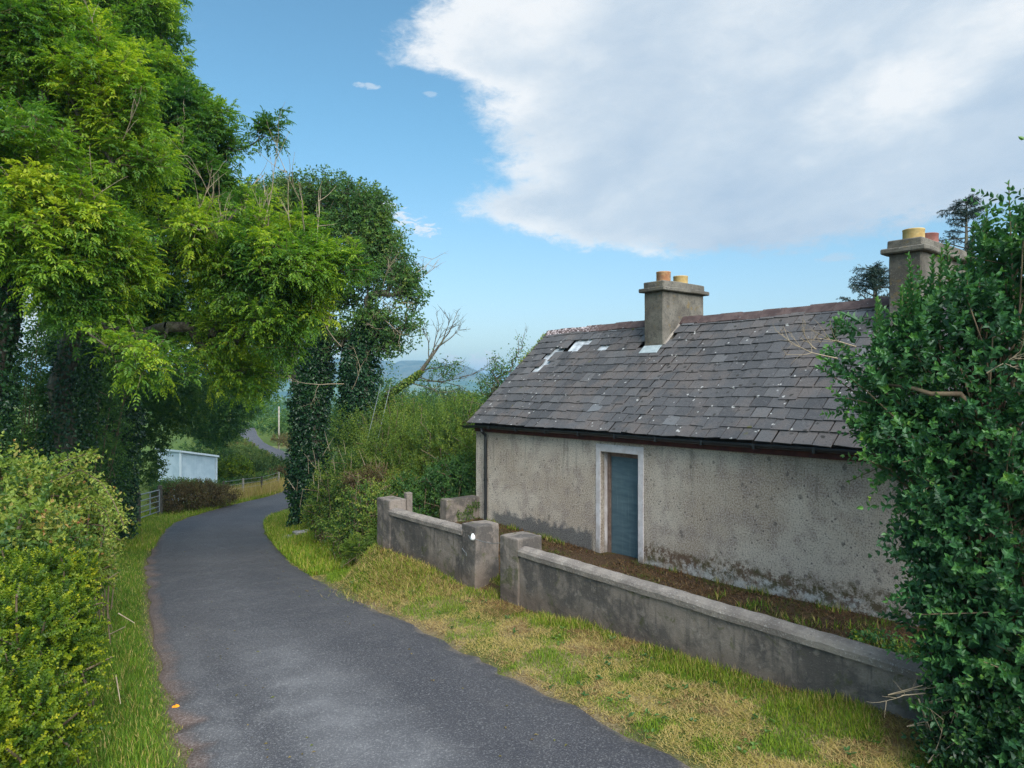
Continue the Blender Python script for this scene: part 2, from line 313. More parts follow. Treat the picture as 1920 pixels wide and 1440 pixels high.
def m_roughcast():
    m, nt = new_mat('roughcast_render'); v = OBJ(nt)
    sx = N(nt, 'ShaderNodeSeparateXYZ', {0: v}); x, z = sx.outputs[0], sx.outputs[2]
    n0 = NOISE(nt, v, 0.55, 5, 0.6, 0.3); n1 = NOISE(nt, v, 2.6, 6, 0.62); n2 = NOISE(nt, v, 42, 5, 0.72); n3 = NOISE(nt, v, 110, 3, 0.65)
    c = MIX(nt, SMOOTH(nt, n0, 0.42, 0.58), (0.51, 0.40, 0.305), (0.68, 0.58, 0.475))
    c = MIX(nt, MATH(nt, 'MULTIPLY', SMOOTH(nt, n1, 0.47, 0.62), 0.7), c, (0.38, 0.285, 0.24))
    c = MIX(nt, MATH(nt, 'MULTIPLY', SMOOTH(nt, n2, 0.45, 0.63), 0.55), c, (0.84, 0.76, 0.68))
    c = MIX(nt, MATH(nt, 'MULTIPLY', SMOOTH(nt, n2, 0.48, 0.36), 0.75), c, (0.13, 0.105, 0.09))
    c = MIX(nt, MATH(nt, 'MULTIPLY', SMOOTH(nt, n3, 0.45, 0.32), 0.6), c, (0.11, 0.095, 0.085))
    # dark lichen spots
    vo = VORO(nt, N(nt, 'ShaderNodeMapping', {'Vector': v, 'Location': (3.3, 0, 1.1)}).outputs[0], 4.3)
    sp = MATH(nt, 'MULTIPLY', SMOOTH(nt, MATH(nt, 'ADD', vo.outputs['Distance'], MATH(nt, 'MULTIPLY', MATH(nt, 'SUBTRACT', n2, 0.5), 0.3)), 0.20, 0.10), SMOOTH(nt, NOISE(nt, v, 1.1, 3), 0.40, 0.50))
    c = MIX(nt, MATH(nt, 'MULTIPLY', sp, 0.6), c, (0.12, 0.10, 0.09))
    vo2 = VORO(nt, v, 11.0)
    sp2 = MATH(nt, 'MULTIPLY', SMOOTH(nt, vo2.outputs['Distance'], 0.22, 0.12), SMOOTH(nt, NOISE(nt, v, 1.9, 3), 0.46, 0.56))
    c = MIX(nt, MATH(nt, 'MULTIPLY', sp2, 0.75), c, (0.09, 0.08, 0.075))
    # greenish wash below the eave
    e = MATH(nt, 'MULTIPLY', SMOOTH(nt, MATH(nt, 'ADD', z, MATH(nt, 'MULTIPLY', n1, 0.5)), 2.62, 2.85), 0.5)
    c = MIX(nt, e, c, (0.23, 0.215, 0.155))
    run = NOISE(nt, N(nt, 'ShaderNodeMapping', {'Vector': v, 'Scale': (5, 5, 0.45)}).outputs[0], 1.6, 5, 0.6)          # rain streaks from the gutter
    c = MIX(nt, MATH(nt, 'MULTIPLY', MATH(nt, 'MULTIPLY', SMOOTH(nt, run, 0.54, 0.68), SMOOTH(nt, z, 0.9, 2.5)), 0.5), c, (0.22, 0.19, 0.15))
    # ragged heights measured from the ground line
    gl = MATH(nt, 'SUBTRACT', z, 0.36)
    rag = MATH(nt, 'MULTIPLY', MATH(nt, 'SUBTRACT', NOISE(nt, v, 5.0, 6, 0.7), 0.5), 0.75)
    h = MATH(nt, 'ADD', gl, rag)
    right = SMOOTH(nt, x, -0.05, 0.0)
    whiteb = MATH(nt, 'MULTIPLY', MATH(nt, 'MULTIPLY', SMOOTH(nt, h, 0.24, 0.12), right), SMOOTH(nt, NOISE(nt, v, 3.3, 6, 0.7), 0.40, 0.56))
    cw = MIX(nt, SMOOTH(nt, n2, 0.35, 0.65), (0.60, 0.58, 0.55), (0.84, 0.82, 0.79))
    c = MIX(nt, whiteb, c, cw)
    mossb = MATH(nt, 'MULTIPLY', SMOOTH(nt, MATH(nt, 'ABSOLUTE', MATH(nt, 'SUBTRACT', h, 0.20)), 0.26, 0.06), SMOOTH(nt, NOISE(nt, v, 6.0, 7, 0.8), 0.43, 0.54))
    cm = MIX(nt, SMOOTH(nt, n1, 0.40, 0.60), (0.16, 0.09, 0.055), (0.10, 0.085, 0.025))
    c = MIX(nt, MATH(nt, 'MULTIPLY', mossb, MATH(nt, 'MULTIPLY', right, 0.9)), c, cm)
    # dark cement patch along the base at left
    lx = MATH(nt, 'MULTIPLY', SMOOTH(nt, x, -1.2, -1.35), SMOOTH(nt, x, -4.55, -4.3))
    dk = MATH(nt, 'MULTIPLY', SMOOTH(nt, MATH(nt, 'ADD', gl, MATH(nt, 'MULTIPLY', rag, 0.9)), 0.42, 0.27), MATH(nt, 'MULTIPLY', lx, 0.85))
    c = MIX(nt, dk, c, MIX(nt, SMOOTH(nt, n2, 0.4, 0.62), (0.085, 0.085, 0.09), (0.20, 0.20, 0.20)))
    soil = SMOOTH(nt, h, 0.02, -0.10)
    c = MIX(nt, MATH(nt, 'MULTIPLY', soil, 0.75), c, (0.09, 0.06, 0.035))
    finish(nt, c, 0.95, MATH(nt, 'ADD', n2, n3), 0.022, 0.15); return m
M['roughcast'] = m_roughcast()
def m_slate():
    m, nt = new_mat('fibre_slates'); v = OBJ(nt); t = ATTR(nt, 'tint')
    n1 = NOISE(nt, v, 1.3, 5, 0.6); n2 = NOISE(nt, v, 22, 6, 0.7); n3 = NOISE(nt, v, 70, 3, 0.6)
    c = RAMP(nt, t, [(0.0, (0.052, 0.053, 0.057)), (0.5, (0.088, 0.086, 0.090)), (0.85, (0.120, 0.116, 0.118)), (1.0, (0.155, 0.160, 0.17))])
    c = MIX(nt, MATH(nt, 'MULTIPLY', SMOOTH(nt, n1, 0.44, 0.62), 0.65), c, (0.135, 0.112, 0.102))
    c = MIX(nt, MATH(nt, 'MULTIPLY', SMOOTH(nt, n2, 0.55, 0.72), 0.55), c, (0.19, 0.175, 0.165))
    c = MIX(nt, MATH(nt, 'MULTIPLY', SMOOTH(nt, n2, 0.44, 0.32), 0.7), c, (0.035, 0.033, 0.036))
    c = MIX(nt, MATH(nt, 'MULTIPLY', SMOOTH(nt, n3, 0.60, 0.74), 0.4), c, (0.30, 0.28, 0.26))
    warp = N(nt, 'ShaderNodeVectorMath', {0: N(nt, 'ShaderNodeTexNoise', {'Vector': v, 'Scale': 9.0}).outputs['Color'], 1: (0.09, 0.09, 0.09), 2: v}, operation='MULTIPLY_ADD').outputs[0]
    def spots(scale, lo, hi, nscale, na, nb):
        d = VORO(nt, warp, scale).outputs['Distance']
        return MATH(nt, 'MULTIPLY', SMOOTH(nt, d, hi, lo), SMOOTH(nt, NOISE(nt, v, nscale, 2), na, nb))
    c = MIX(nt, MATH(nt, 'MULTIPLY', spots(3.0, 0.07, 0.115, 2.1, 0.50, 0.54), 0.85), c, (0.50, 0.485, 0.465))
    c = MIX(nt, MATH(nt, 'MULTIPLY', spots(6.0, 0.09, 0.15, 3.1, 0.50, 0.55), 0.85), c, (0.50, 0.49, 0.47))
    c = MIX(nt, MATH(nt, 'MULTIPLY', spots(5.1, 0.13, 0.21, 1.7, 0.44, 0.52), 0.9), c, (0.030, 0.028, 0.024))
    c = MIX(nt, MATH(nt, 'MULTIPLY', spots(1.9, 0.06, 0.10, 0.9, 0.52, 0.60), 0.9), c, (0.10, 0.095, 0.03))
    finish(nt, c, 0.85, MATH(nt, 'ADD', n2, n3), 0.006, 0.3); return m
M['slate'] = m_slate()
def m_ridge():
    m, nt = new_mat('ridge_clay'); v = OBJ(nt); n = NOISE(nt, v, 5, 6, 0.65); n2 = NOISE(nt, v, 17, 5, 0.7)
    x = N(nt, 'ShaderNodeSeparateXYZ', {0: v}).outputs[0]
    c = MIX(nt, SMOOTH(nt, n, 0.35, 0.65), (0.075, 0.048, 0.046), (0.135, 0.092, 0.085))
    c = MIX(nt, MATH(nt, 'MULTIPLY', SMOOTH(nt, n2, 0.5, 0.68), 0.6), c, (0.075, 0.062, 0.06))
    c = MIX(nt, MATH(nt, 'MULTIPLY', SMOOTH(nt, n2, 0.50, 0.56), SMOOTH(nt, x, -3.0, -4.0)), c, (0.62, 0.52, 0.52))
    c = MIX(nt, MATH(nt, 'MULTIPLY', SMOOTH(nt, n2, 0.66, 0.70), 0.8), c, (0.50, 0.47, 0.45))
    finish(nt, c, 0.85, n2, 0.008, 0.25); return m
M['ridge'] = m_ridge()
def m_white_band():
    m, nt = new_mat('flaking_white_plaster'); v = OBJ(nt); n = NOISE(nt, v, 4, 6, 0.65); n2 = NOISE(nt, v, 26, 6, 0.7)
    z = N(nt, 'ShaderNodeSeparateXYZ', {0: v}).outputs[2]
    c = MIX(nt, SMOOTH(nt, n, 0.35, 0.65), (0.56, 0.50, 0.49), (0.70, 0.65, 0.65))
    c = MIX(nt, MATH(nt, 'MULTIPLY', SMOOTH(nt, n2, 0.58, 0.70), 0.7), c, (0.30, 0.26, 0.25))
    c = MIX(nt, MATH(nt, 'MULTIPLY', SMOOTH(nt, n, 0.62, 0.70), 0.6), c, (0.18, 0.16, 0.15))
    c = MIX(nt, MATH(nt, 'MULTIPLY', SMOOTH(nt, MATH(nt, 'ADD', z, n), 1.15, 0.80), 0.6), c, (0.20, 0.16, 0.11))
    finish(nt, c, 0.88, n2, 0.006, 0.2); return m
M['band'] = m_white_band()
def m_door():
    m, nt = new_mat('faded_blue_board'); v = OBJ(nt)
    st = N(nt, 'ShaderNodeMapping', {'Vector': v, 'Scale': (0.8, 1, 5)}).outputs[0]; n = NOISE(nt, st, 3.2, 6, 0.65, 0.5)
    sv = N(nt, 'ShaderNodeMapping', {'Vector': v, 'Scale': (22, 1, 0.8)}).outputs[0]; n2 = NOISE(nt, sv, 2.0, 5, 0.65); n3 = NOISE(nt, v, 1.9, 4)
    c = MIX(nt, SMOOTH(nt, n, 0.15, 0.9), (0.055, 0.098, 0.122), (0.130, 0.195, 0.215))
    c = MIX(nt, MATH(nt, 'MULTIPLY', SMOOTH(nt, n3, 0.45, 0.66), 0.5), c, (0.068, 0.110, 0.145))
    c = MIX(nt, MATH(nt, 'MULTIPLY', SMOOTH(nt, n2, 0.54, 0.70), 0.35), c, (0.24, 0.30, 0.31))
    finish(nt, c, 0.55, n2, 0.003, 0.35); return m
M['door'] = m_door()
def m_pot(name, a, b):
    m, nt = new_mat(name); v = OBJ(nt); n = NOISE(nt, v, 9, 6, 0.65); n2 = NOISE(nt, v, 4, 4)
    c = MIX(nt, SMOOTH(nt, n, 0.40, 0.64), a, b); c = MIX(nt, MATH(nt, 'MULTIPLY', SMOOTH(nt, n2, 0.56, 0.68), 0.6), c, (0.16, 0.12, 0.09))
    finish(nt, c, 0.75, n, 0.004, 0.3); return m
M['pot_y'] = m_pot('yellow_clay_pot', (0.46, 0.30, 0.11), (0.58, 0.42, 0.18)); M['pot_o'] = m_pot('orange_clay_pot', (0.34, 0.15, 0.07), (0.48, 0.27, 0.13))
M['pot_r'] = m_pot('red_clay_pot', (0.24, 0.09, 0.075), (0.33, 0.14, 0.115))
def m_asphalt():
    m, nt = new_mat('chipped_asphalt'); v = OBJ(nt); sd = ATTR(nt, 'side'); yy = N(nt, 'ShaderNodeSeparateXYZ', {0: v}).outputs[1]
    n0 = NOISE(nt, v, 0.35, 4, 0.55, 0.5); n1 = NOISE(nt, v, 2.0, 5, 0.6); n2 = NOISE(nt, v, 45, 4, 0.75); n3 = NOISE(nt, v, 110, 2, 0.6)
    c = MIX(nt, SMOOTH(nt, n0, 0.25, 0.75), (0.042, 0.041, 0.049), (0.064, 0.061, 0.067))
    c = MIX(nt, MATH(nt, 'MULTIPLY', SMOOTH(nt, n1, 0.5, 0.7), 0.45), c, (0.086, 0.081, 0.082))
    # the two wheel tracks are worn paler, the crown and one edge stay dark
    tr = MATH(nt, 'ADD', SMOOTH(nt, MATH(nt, 'ABSOLUTE', MATH(nt, 'SUBTRACT', sd, -0.20)), 0.55, 0.0), MATH(nt, 'MULTIPLY', SMOOTH(nt, MATH(nt, 'ABSOLUTE', MATH(nt, 'SUBTRACT', sd, -0.80)), 0.22, 0.0), 0.5))
    worn = MATH(nt, 'MULTIPLY', MATH(nt, 'MULTIPLY', tr, MATH(nt, 'ADD', 0.45, MATH(nt, 'MULTIPLY', SMOOTH(nt, n1, 0.35, 0.65), 0.4))), MATH(nt, 'ADD', 0.10, MATH(nt, 'MULTIPLY', SMOOTH(nt, yy, 12.5, 7.0), 0.60)))
    c = MIX(nt, worn, c, (0.23, 0.225, 0.23))
    c = MIX(nt, MATH(nt, 'MULTIPLY', SMOOTH(nt, n2, 0.50, 0.66), MATH(nt, 'ADD', 0.42, MATH(nt, 'MULTIPLY', worn, 0.4))), c, (0.36, 0.35, 0.345))
    c = MIX(nt, MATH(nt, 'MULTIPLY', SMOOTH(nt, n3, 0.46, 0.34), 0.55), c, (0.030, 0.030, 0.034))
    ed = MATH(nt, 'ADD', sd, MATH(nt, 'MULTIPLY', MATH(nt, 'SUBTRACT', n1, 0.5), 0.30))
    c = MIX(nt, MATH(nt, 'MULTIPLY', SMOOTH(nt, ed, -0.86, -1.0), 0.8), c, MIX(nt, SMOOTH(nt, n2, 0.4, 0.65), (0.12, 0.075, 0.06), (0.26, 0.20, 0.18)))
    c = MIX(nt, MATH(nt, 'MULTIPLY', SMOOTH(nt, ed, 0.95, 1.04), 0.7), c, MIX(nt, SMOOTH(nt, n2, 0.4, 0.65), (0.14, 0.11, 0.08), (0.30, 0.24, 0.17)))
    finish(nt, c, RAMP(nt, n1, [(0.3, 0.62), (0.7, 0.78)]), MATH(nt, 'ADD', n2, MATH(nt, 'MULTIPLY', n3, 0.7)), 0.008, 0.42); return m
M['asphalt'] = m_asphalt()
def m_ground():
    m, nt = new_mat('ground_mix'); v = OBJ(nt); yard = ATTR(nt, 'yard'); edge = ATTR(nt, 'edge'); far = ATTR(nt, 'far'); lawn = ATTR(nt, 'lawn')
    n1 = NOISE(nt, v, 0.9, 5, 0.6, 0.4); n2 = NOISE(nt, v, 6, 6, 0.65); n3 = NOISE(nt, v, 40, 4, 0.7)
    g = MIX(nt, SMOOTH(nt, n2, 0.35, 0.65), (0.060, 0.095, 0.016), (0.13, 0.165, 0.025))
    straw = MIX(nt, SMOOTH(nt, n3, 0.38, 0.64), (0.20, 0.145, 0.065), (0.38, 0.30, 0.15))
    c = MIX(nt, MATH(nt, 'MULTIPLY', SMOOTH(nt, n1, 0.42, 0.58), MATH(nt, 'SUBTRACT', 1.0, lawn)), g, straw)
    soil = MIX(nt, SMOOTH(nt, n3, 0.40, 0.62), (0.055, 0.034, 0.020), (0.155, 0.095, 0.055))
    soil = MIX(nt, MATH(nt, 'MULTIPLY', SMOOTH(nt, NOISE(nt, v, 2.4, 6, 0.7), 0.52, 0.64), 0.8), soil, MIX(nt, n3, (0.07, 0.075, 0.018), (0.15, 0.10, 0.03)))
    c = MIX(nt, MATH(nt, 'MULTIPLY', edge, 0.85), c, MIX(nt, SMOOTH(nt, n3, 0.4, 0.62), (0.11, 0.065, 0.048), (0.26, 0.18, 0.14)))
    c = MIX(nt, yard, c, soil)
    nf = NOISE(nt, v, 0.012, 3, 0.5); nf2 = NOISE(nt, v, 0.08, 5, 0.65)
    vf = VORO(nt, v, 0.011).outputs['Color']
    fld = RAMP(nt, N(nt, 'ShaderNodeSeparateColor', {0: vf}).outputs[0], [(0.0, (0.05, 0.085, 0.022)), (0.4, (0.095, 0.15, 0.03)), (0.7, (0.13, 0.17, 0.04)), (1.0, (0.16, 0.165, 0.06))])
    fld = MIX(nt, SMOOTH(nt, nf2, 0.42, 0.62), fld, (0.05, 0.085, 0.025))
    c = MIX(nt, far, c, fld)
    finish(nt, c, 0.95, MATH(nt, 'ADD', n2, n3), 0.03, 0.15); return m
M['ground'] = m_ground()
def m_hill():
    m, nt = new_mat('moorland'); v = OBJ(nt); n = NOISE(nt, v, 0.004, 6, 0.6); n2 = NOISE(nt, v, 0.02, 5, 0.65)
    z = N(nt, 'ShaderNodeSeparateXYZ', {0: v}).outputs[2]
    vf = N(nt, 'ShaderNodeSeparateColor', {0: VORO(nt, v, 0.008).outputs['Color']}).outputs[0]
    fld = RAMP(nt, vf, [(0.0, (0.04, 0.07, 0.03)), (0.5, (0.09, 0.14, 0.04)), (1.0, (0.16, 0.18, 0.07))])
    moor = MIX(nt, SMOOTH(nt, n2, 0.4, 0.62), (0.06, 0.065, 0.04), (0.12, 0.11, 0.07))
    c = MIX(nt, SMOOTH(nt, MATH(nt, 'ADD', z, MATH(nt, 'MULTIPLY', n, 60.0)), 40.0, 75.0), fld, moor)
    finish(nt, c, 0.95); return m
M['hill'] = m_hill()
def m_shed():
    m, nt = new_mat('pale_blue_sheeting'); v = OBJ(nt); n = NOISE(nt, v, 2.2, 4)
    c = MIX(nt, SMOOTH(nt, n, 0.35, 0.65), (0.46, 0.58, 0.66), (0.56, 0.67, 0.74))
    finish(nt, c, 0.5, None, 0, 0.4); return m
M['shed'] = m_shed()
M['shed_trim'] = plain_mat('pale_trim', (0.66, 0.74, 0.80), (0.74, 0.80, 0.85), 4, 0.5)
M['litter'] = leaf_mat('dead_leaf_litter', [(0.0, (0.045, 0.065, 0.014)), (0.2, (0.095, 0.10, 0.022)), (0.32, (0.06, 0.034, 0.018)), (0.6, (0.13, 0.070, 0.034)), (0.85, (0.20, 0.125, 0.060)), (1.0, (0.36, 0.27, 0.15))], 0.1, 0.8, 0.1)
def m_blade():
    m, nt = new_mat('grass_blade')
    c = RAMP(nt, ATTR(nt, 'tint'), [(0.0, (0.050, 0.120, 0.014)), (0.3, (0.130, 0.235, 0.016)), (0.5, (0.240, 0.330, 0.020)), (0.61, (0.34, 0.34, 0.045)), (0.70, (0.48, 0.355, 0.105)), (0.86, (0.58, 0.44, 0.175)), (1.0, (0.24, 0.13, 0.055))])
    p = N(nt, 'ShaderNodeBsdfPrincipled', {'Base Color': c, 'Roughness': 0.6, 'Specular IOR Level': 0.2})
    t = N(nt, 'ShaderNodeBsdfTranslucent', {'Color': c}); ms = N(nt, 'ShaderNodeMixShader', {0: 0.3, 1: p.outputs[0], 2: t.outputs[0]})
    N(nt, 'ShaderNodeOutputMaterial', {'Surface': ms.outputs[0]}); return m
M['blade'] = m_blade()

# ------------------------------------------------------------------ lane and terrain
PAIRS = [((17.8, -22.6), (21.0, -20.2)), ((11, -13), (14.2, -10.6)), ((4.2, -4), (7.3, -1.6)), ((-0.6, 3.1), (2.6, 5.1)), ((-2.87, 6.48), (0.2, 8.4)), ((-3.98, 8.27), (-0.8, 9.95)),
         ((-6.18, 12.18), (-3.1, 13.5)), ((-8.35, 16.38), (-5.0, 17.1)), ((-9.94, 19.4), (-6.6, 20.4)), ((-12.75, 25.7), (-9.0, 26.2)), ((-14.8, 31.62), (-11.0, 31.9)),
         ((-15.37, 37.9), (-11.9, 38)), ((-15.2, 46), (-11.9, 46)), ((-16.3, 53), (-13.0, 52)), ((-19.2, 60), (-16.6, 58)), ((-23.5, 67.5), (-20.8, 66)), ((-27.5, 74), (-25, 72.3)),
         ((-31.5, 82), (-29, 81)), ((-37, 95), (-34.2, 94)), ((-44, 110), (-41, 109))]
def catmull(P, n=8):
    P = np.array(P, float); out = []
    Q = np.vstack([2 * P[0] - P[1], P, 2 * P[-1] - P[-2]])
    for i in range(1, len(Q) - 2):
        for k in range(n):
            t = k / n; a, b, c, d = Q[i - 1:i + 3]
            out.append(0.5 * ((2 * b) + (c - a) * t + (2 * a - 5 * b + 4 * c - d) * t * t + (3 * b - a - 3 * c + d) * t ** 3))
    out.append(P[-1]); return np.array(out)
RL = catmull([p[0] for p in PAIRS]); RR = catmull([p[1] for p in PAIRS]); RC = (RL + RR) / 2; RW = np.linalg.norm(RR - RL, axis=1) / 2
ZD = np.array([(-40, 1.6), (-30, 1.2), (0, .25), (6, .06), (9, -.1), (12, -.35), (16, -.8), (20, -1.25), (26, -1.9), (34, -2.6), (45, -3.3), (53, -3.55), (58, -3.25), (65, -2.7), (73, -2.2), (80, -1.95), (95, -1.6), (110, -1.4)])
# smooth the height profile
_zx = np.arange(-40, 112, 0.5); _zz = np.interp(_zx, ZD[:, 0], ZD[:, 1]); _k = np.ones(9) / 9; _zz = np.convolve(np.pad(_zz, 4, mode='edge'), _k, 'valid')
RZ = np.interp(RC[:, 1], _zx, _zz)
TH = R(39.2); DX, DY = -math.sin(TH), math.cos(TH); NX, NY = math.cos(TH), math.sin(TH)
HX, HY = (1207 - 960) / F * 12.76, 12.76            # house origin: right foot of the door surround
HROT = math.atan2(-DY, -DX)
def house_local(x, y):
    qx, qy = x - HX, y - HY
    return -(qx * DX + qy * DY), qx * NX + qy * NY
def house_world(lx, ly, z=0.0): return np.array([HX - DX * lx + NX * ly, HY - DY * lx + NY * ly, z])
def lane_coords(x, y):
    x = np.asarray(x, float).ravel(); y = np.asarray(y, float).ravel()
    A = RC[:-1]; Bv = RC[1:] - A; L2 = (Bv ** 2).sum(1)
    s = np.empty_like(x); z = np.empty_like(x); w = np.empty_like(x)
    for i in range(0, len(x), 20000):
        px, py = x[i:i + 20000, None] - A[None, :, 0], y[i:i + 20000, None] - A[None, :, 1]
        t = np.clip((px * Bv[:, 0] + py * Bv[:, 1]) / L2, 0, 1)
        dx, dy = px - t * Bv[:, 0], py - t * Bv[:, 1]; d = dx * dx + dy * dy; j = d.argmin(1); r = np.arange(len(j)); tt = t[r, j]
        cr = Bv[j, 0] * py[r, j] - Bv[j, 1] * px[r, j]
        s[i:i + 20000] = np.sqrt(d[r, j]) * np.where(cr > 0, -1, 1)      # right of the lane is positive
        z[i:i + 20000] = RZ[j] * (1 - tt) + RZ[j + 1] * tt; w[i:i + 20000] = RW[j] * (1 - tt) + RW[j + 1] * tt
    return s, z, w
WALL_Y = -2.67
def terrain(x, y, flat=True):
    shp = np.shape(x); x = np.asarray(x, float).ravel(); y = np.asarray(y, float).ravel()
    s, zr, w = lane_coords(x, y); out = np.maximum(np.abs(s) - w, 0); lx, ly = house_local(x, y)
    p3 = np.stack([x, y, 0 * x], -1); bump = 0.05 * wob(p3, 0.9) + 0.025 * wob(p3, 2.7, 2)
    # right side
    base_w = np.interp(lx, [-9, -5, -4.4, -2, 0, 3, 5.5, 9], [0.2, 0.2, 0.2, 0.06, 0.04, 0.16, 0.30, 0.45])
    dw = np.maximum(WALL_Y - ly, 0); t = out / np.maximum(out + dw, 1e-6); t = t * t * (3 - 2 * t) * 0.6 + t * 0.4
    verge = zr + (base_w - zr) * t
    yard = np.interp(lx, [-6, -4.6, -1, 2, 5.5, 9], [0.47, 0.44, 0.34, 0.34, 0.42, 0.5]) + 0.0 * lx
    gate = sm(np.abs(lx + 1.0), 0.75, 0.35) * sm(ly, -1.0, -2.6); yard = yard * (1 - gate) + gate * (0.10 + 0.24 * sm(ly, -2.7, -0.8))
    farfall = np.interp(y, [0, 17, 22, 28, 36, 50, 70, 100, 160, 300, 1000, 5000], [0.45, 0.4, 0.2, -.6, -1.6, -3.2, -4.5, -6.5, -10, -16, -30, -34])
    open_r = zr + (farfall - zr) * sm(out, 0.3, 4.5)
    in_front = sm(lx, -5.6, -4.9)
    right = np.where(ly < WALL_Y + 0.26, verge, yard) * in_front + open_r * (1 - in_front)
    back = sm(ly, 5.5, 9.0); right = right * (1 - back) + farfall * back
    # left side
    lvl = np.interp(y, [-40, 6, 12, 20, 28, 40, 55, 70, 90, 130, 200, 400, 1000, 5000], [1.6, .3, .0, -.6, -1.7, -3.1, -3.6, -2.6, -1.8, -1.2, -3, -10, -28, -34])
    lvl = lvl + 0.012 * np.maximum(out - 6, 0) * (y > 50)
    left = zr + (lvl + 0.35 * sm(out, 0.9, 2.2) * sm(y, 26, 16) - zr) * sm(out, 0.5, 6.0) + 0.35 * sm(out, 0.7, 2.0) * sm(y, 26, 16) * sm(out, 6.0, 2.0)
    h = np.where(s > 0, right, left)
    h = h + bump * sm(out, 0.05, 0.6) * np.where((s > 0) & (ly > -0.3) & (lx > -5) & (ly < 5.5), 0.2, 1.0)
    if flat: h = h - 0.045 * sm(out, 0.14, 0.0)
    return h.reshape(shp)
def axis(segs):
    a = []
    for x0, x1, st in segs: a += list(np.arange(x0, x1, st))
    return np.array(a)
def geom(x0, x1, n): return list(np.sign(x1) * np.geomspace(abs(x0), abs(x1), n))
def build_ground():
    xs = np.array(sorted(geom(-60, -6000, 26) + list(np.arange(-58, -20, 1.5)) + list(np.arange(-20, 9, 0.16)) + list(np.arange(9, 30, 1.0)) + geom(30, 6000, 28)))
    ys = np.array(sorted(geom(-40, -3000, 14) + list(np.arange(-38, 2, 1.5)) + list(np.arange(2, 30, 0.16)) + list(np.arange(30, 62, 0.5)) + list(np.arange(62, 110, 1.5)) + geom(110, 6500, 34)))
    X, Y = np.meshgrid(xs, ys); Z = terrain(X, Y)
    V = np.stack([X, Y, Z], -1).reshape(-1, 3); nx, ny = len(xs), len(ys)
    i = (np.arange(ny - 1)[:, None] * nx + np.arange(nx - 1)[None]).ravel()
    Fc = np.stack([i, i + 1, i + nx + 1, i + nx], -1)
    s, zr, w = lane_coords(X, Y); out = np.abs(s) - w; lx, ly = house_local(X.ravel(), Y.ravel())
    yard = ((ly > WALL_Y - 0.02) & (ly < 6) & (lx > -5.2) & (lx < 9)).astype(float)
    yard = np.maximum(yard, 0.85 * sm(np.abs(lx + 1.0), 0.6, 0.3) * sm(ly, -3.2, -2.8) * (ly < 1))
    edge = sm(out, 0.22, 0.0) * np.where(s < 0, 1, 0.6) * sm(Y.ravel(), 26, 15)
    far = sm(np.hypot(X, Y).ravel(), 45, 80) * sm(out, 3.0, 6.0)
    lawn = np.where(s < 0, 1.0, sm(Y.ravel(), 12.5, 16.5))
    o = raw_mesh('ground', V, Fc, M['ground'], None, {'yard': ('POINT', yard), 'edge': ('POINT', edge), 'far': ('POINT', far), 'lawn': ('POINT', lawn)}, True)
    tag(o, None, None, None, 'structure')
build_ground()
def build_road():
    n = 13; ts = np.linspace(0, 1, n)
    j = np.stack([0 * RC[:, 0], 0 * RC[:, 0]], -1)
    k = np.arange(len(RC)); jl = 0.05 * np.sin(k * 1.9) + 0.04 * np.sin(k * 4.1 + 1); jr = 0.05 * np.sin(k * 2.3 + 2) + 0.03 * np.sin(k * 5.3)
    u = unit(RR - RL); L = RL + u * jl[:, None]; Rr = RR + u * jr[:, None]
    # subdivide along the lane
    kk = np.arange(0, len(RC) - 1 + 1e-6, 0.25)
    ip = lambda a: np.stack([np.interp(kk, k, a[:, c]) for c in range(a.shape[1])], -1)
    L, Rr = ip(L), ip(Rr); Zc = np.interp(kk, k, RZ)
    ts = np.concatenate([[-0.012], ts, [1.012]]); n = len(ts)                  # outermost columns turn down as the broken edge
    P = L[:, None] * (1 - ts)[None, :, None] + Rr[:, None] * ts[None, :, None]
    side = np.broadcast_to(ts * 2 - 1, P.shape[:2])
    Z = np.broadcast_to(Zc[:, None], P.shape[:2]) + 0.035 * (1 - side ** 2) - 0.012 * (np.abs(side) > 0.99) - 0.10 * (np.abs(side) > 1.01)
    V = np.concatenate([P, Z[..., None]], -1).reshape(-1, 3)
    m = len(kk); i = (np.arange(m - 1)[:, None] * n + np.arange(n - 1)[None]).ravel()
    o = raw_mesh('road', V, np.stack([i, i + 1, i + n + 1, i + n], -1), M['asphalt'], None, {'side': ('POINT', side.ravel())}, True)
    tag(o, None, None, None, 'structure')
build_road()
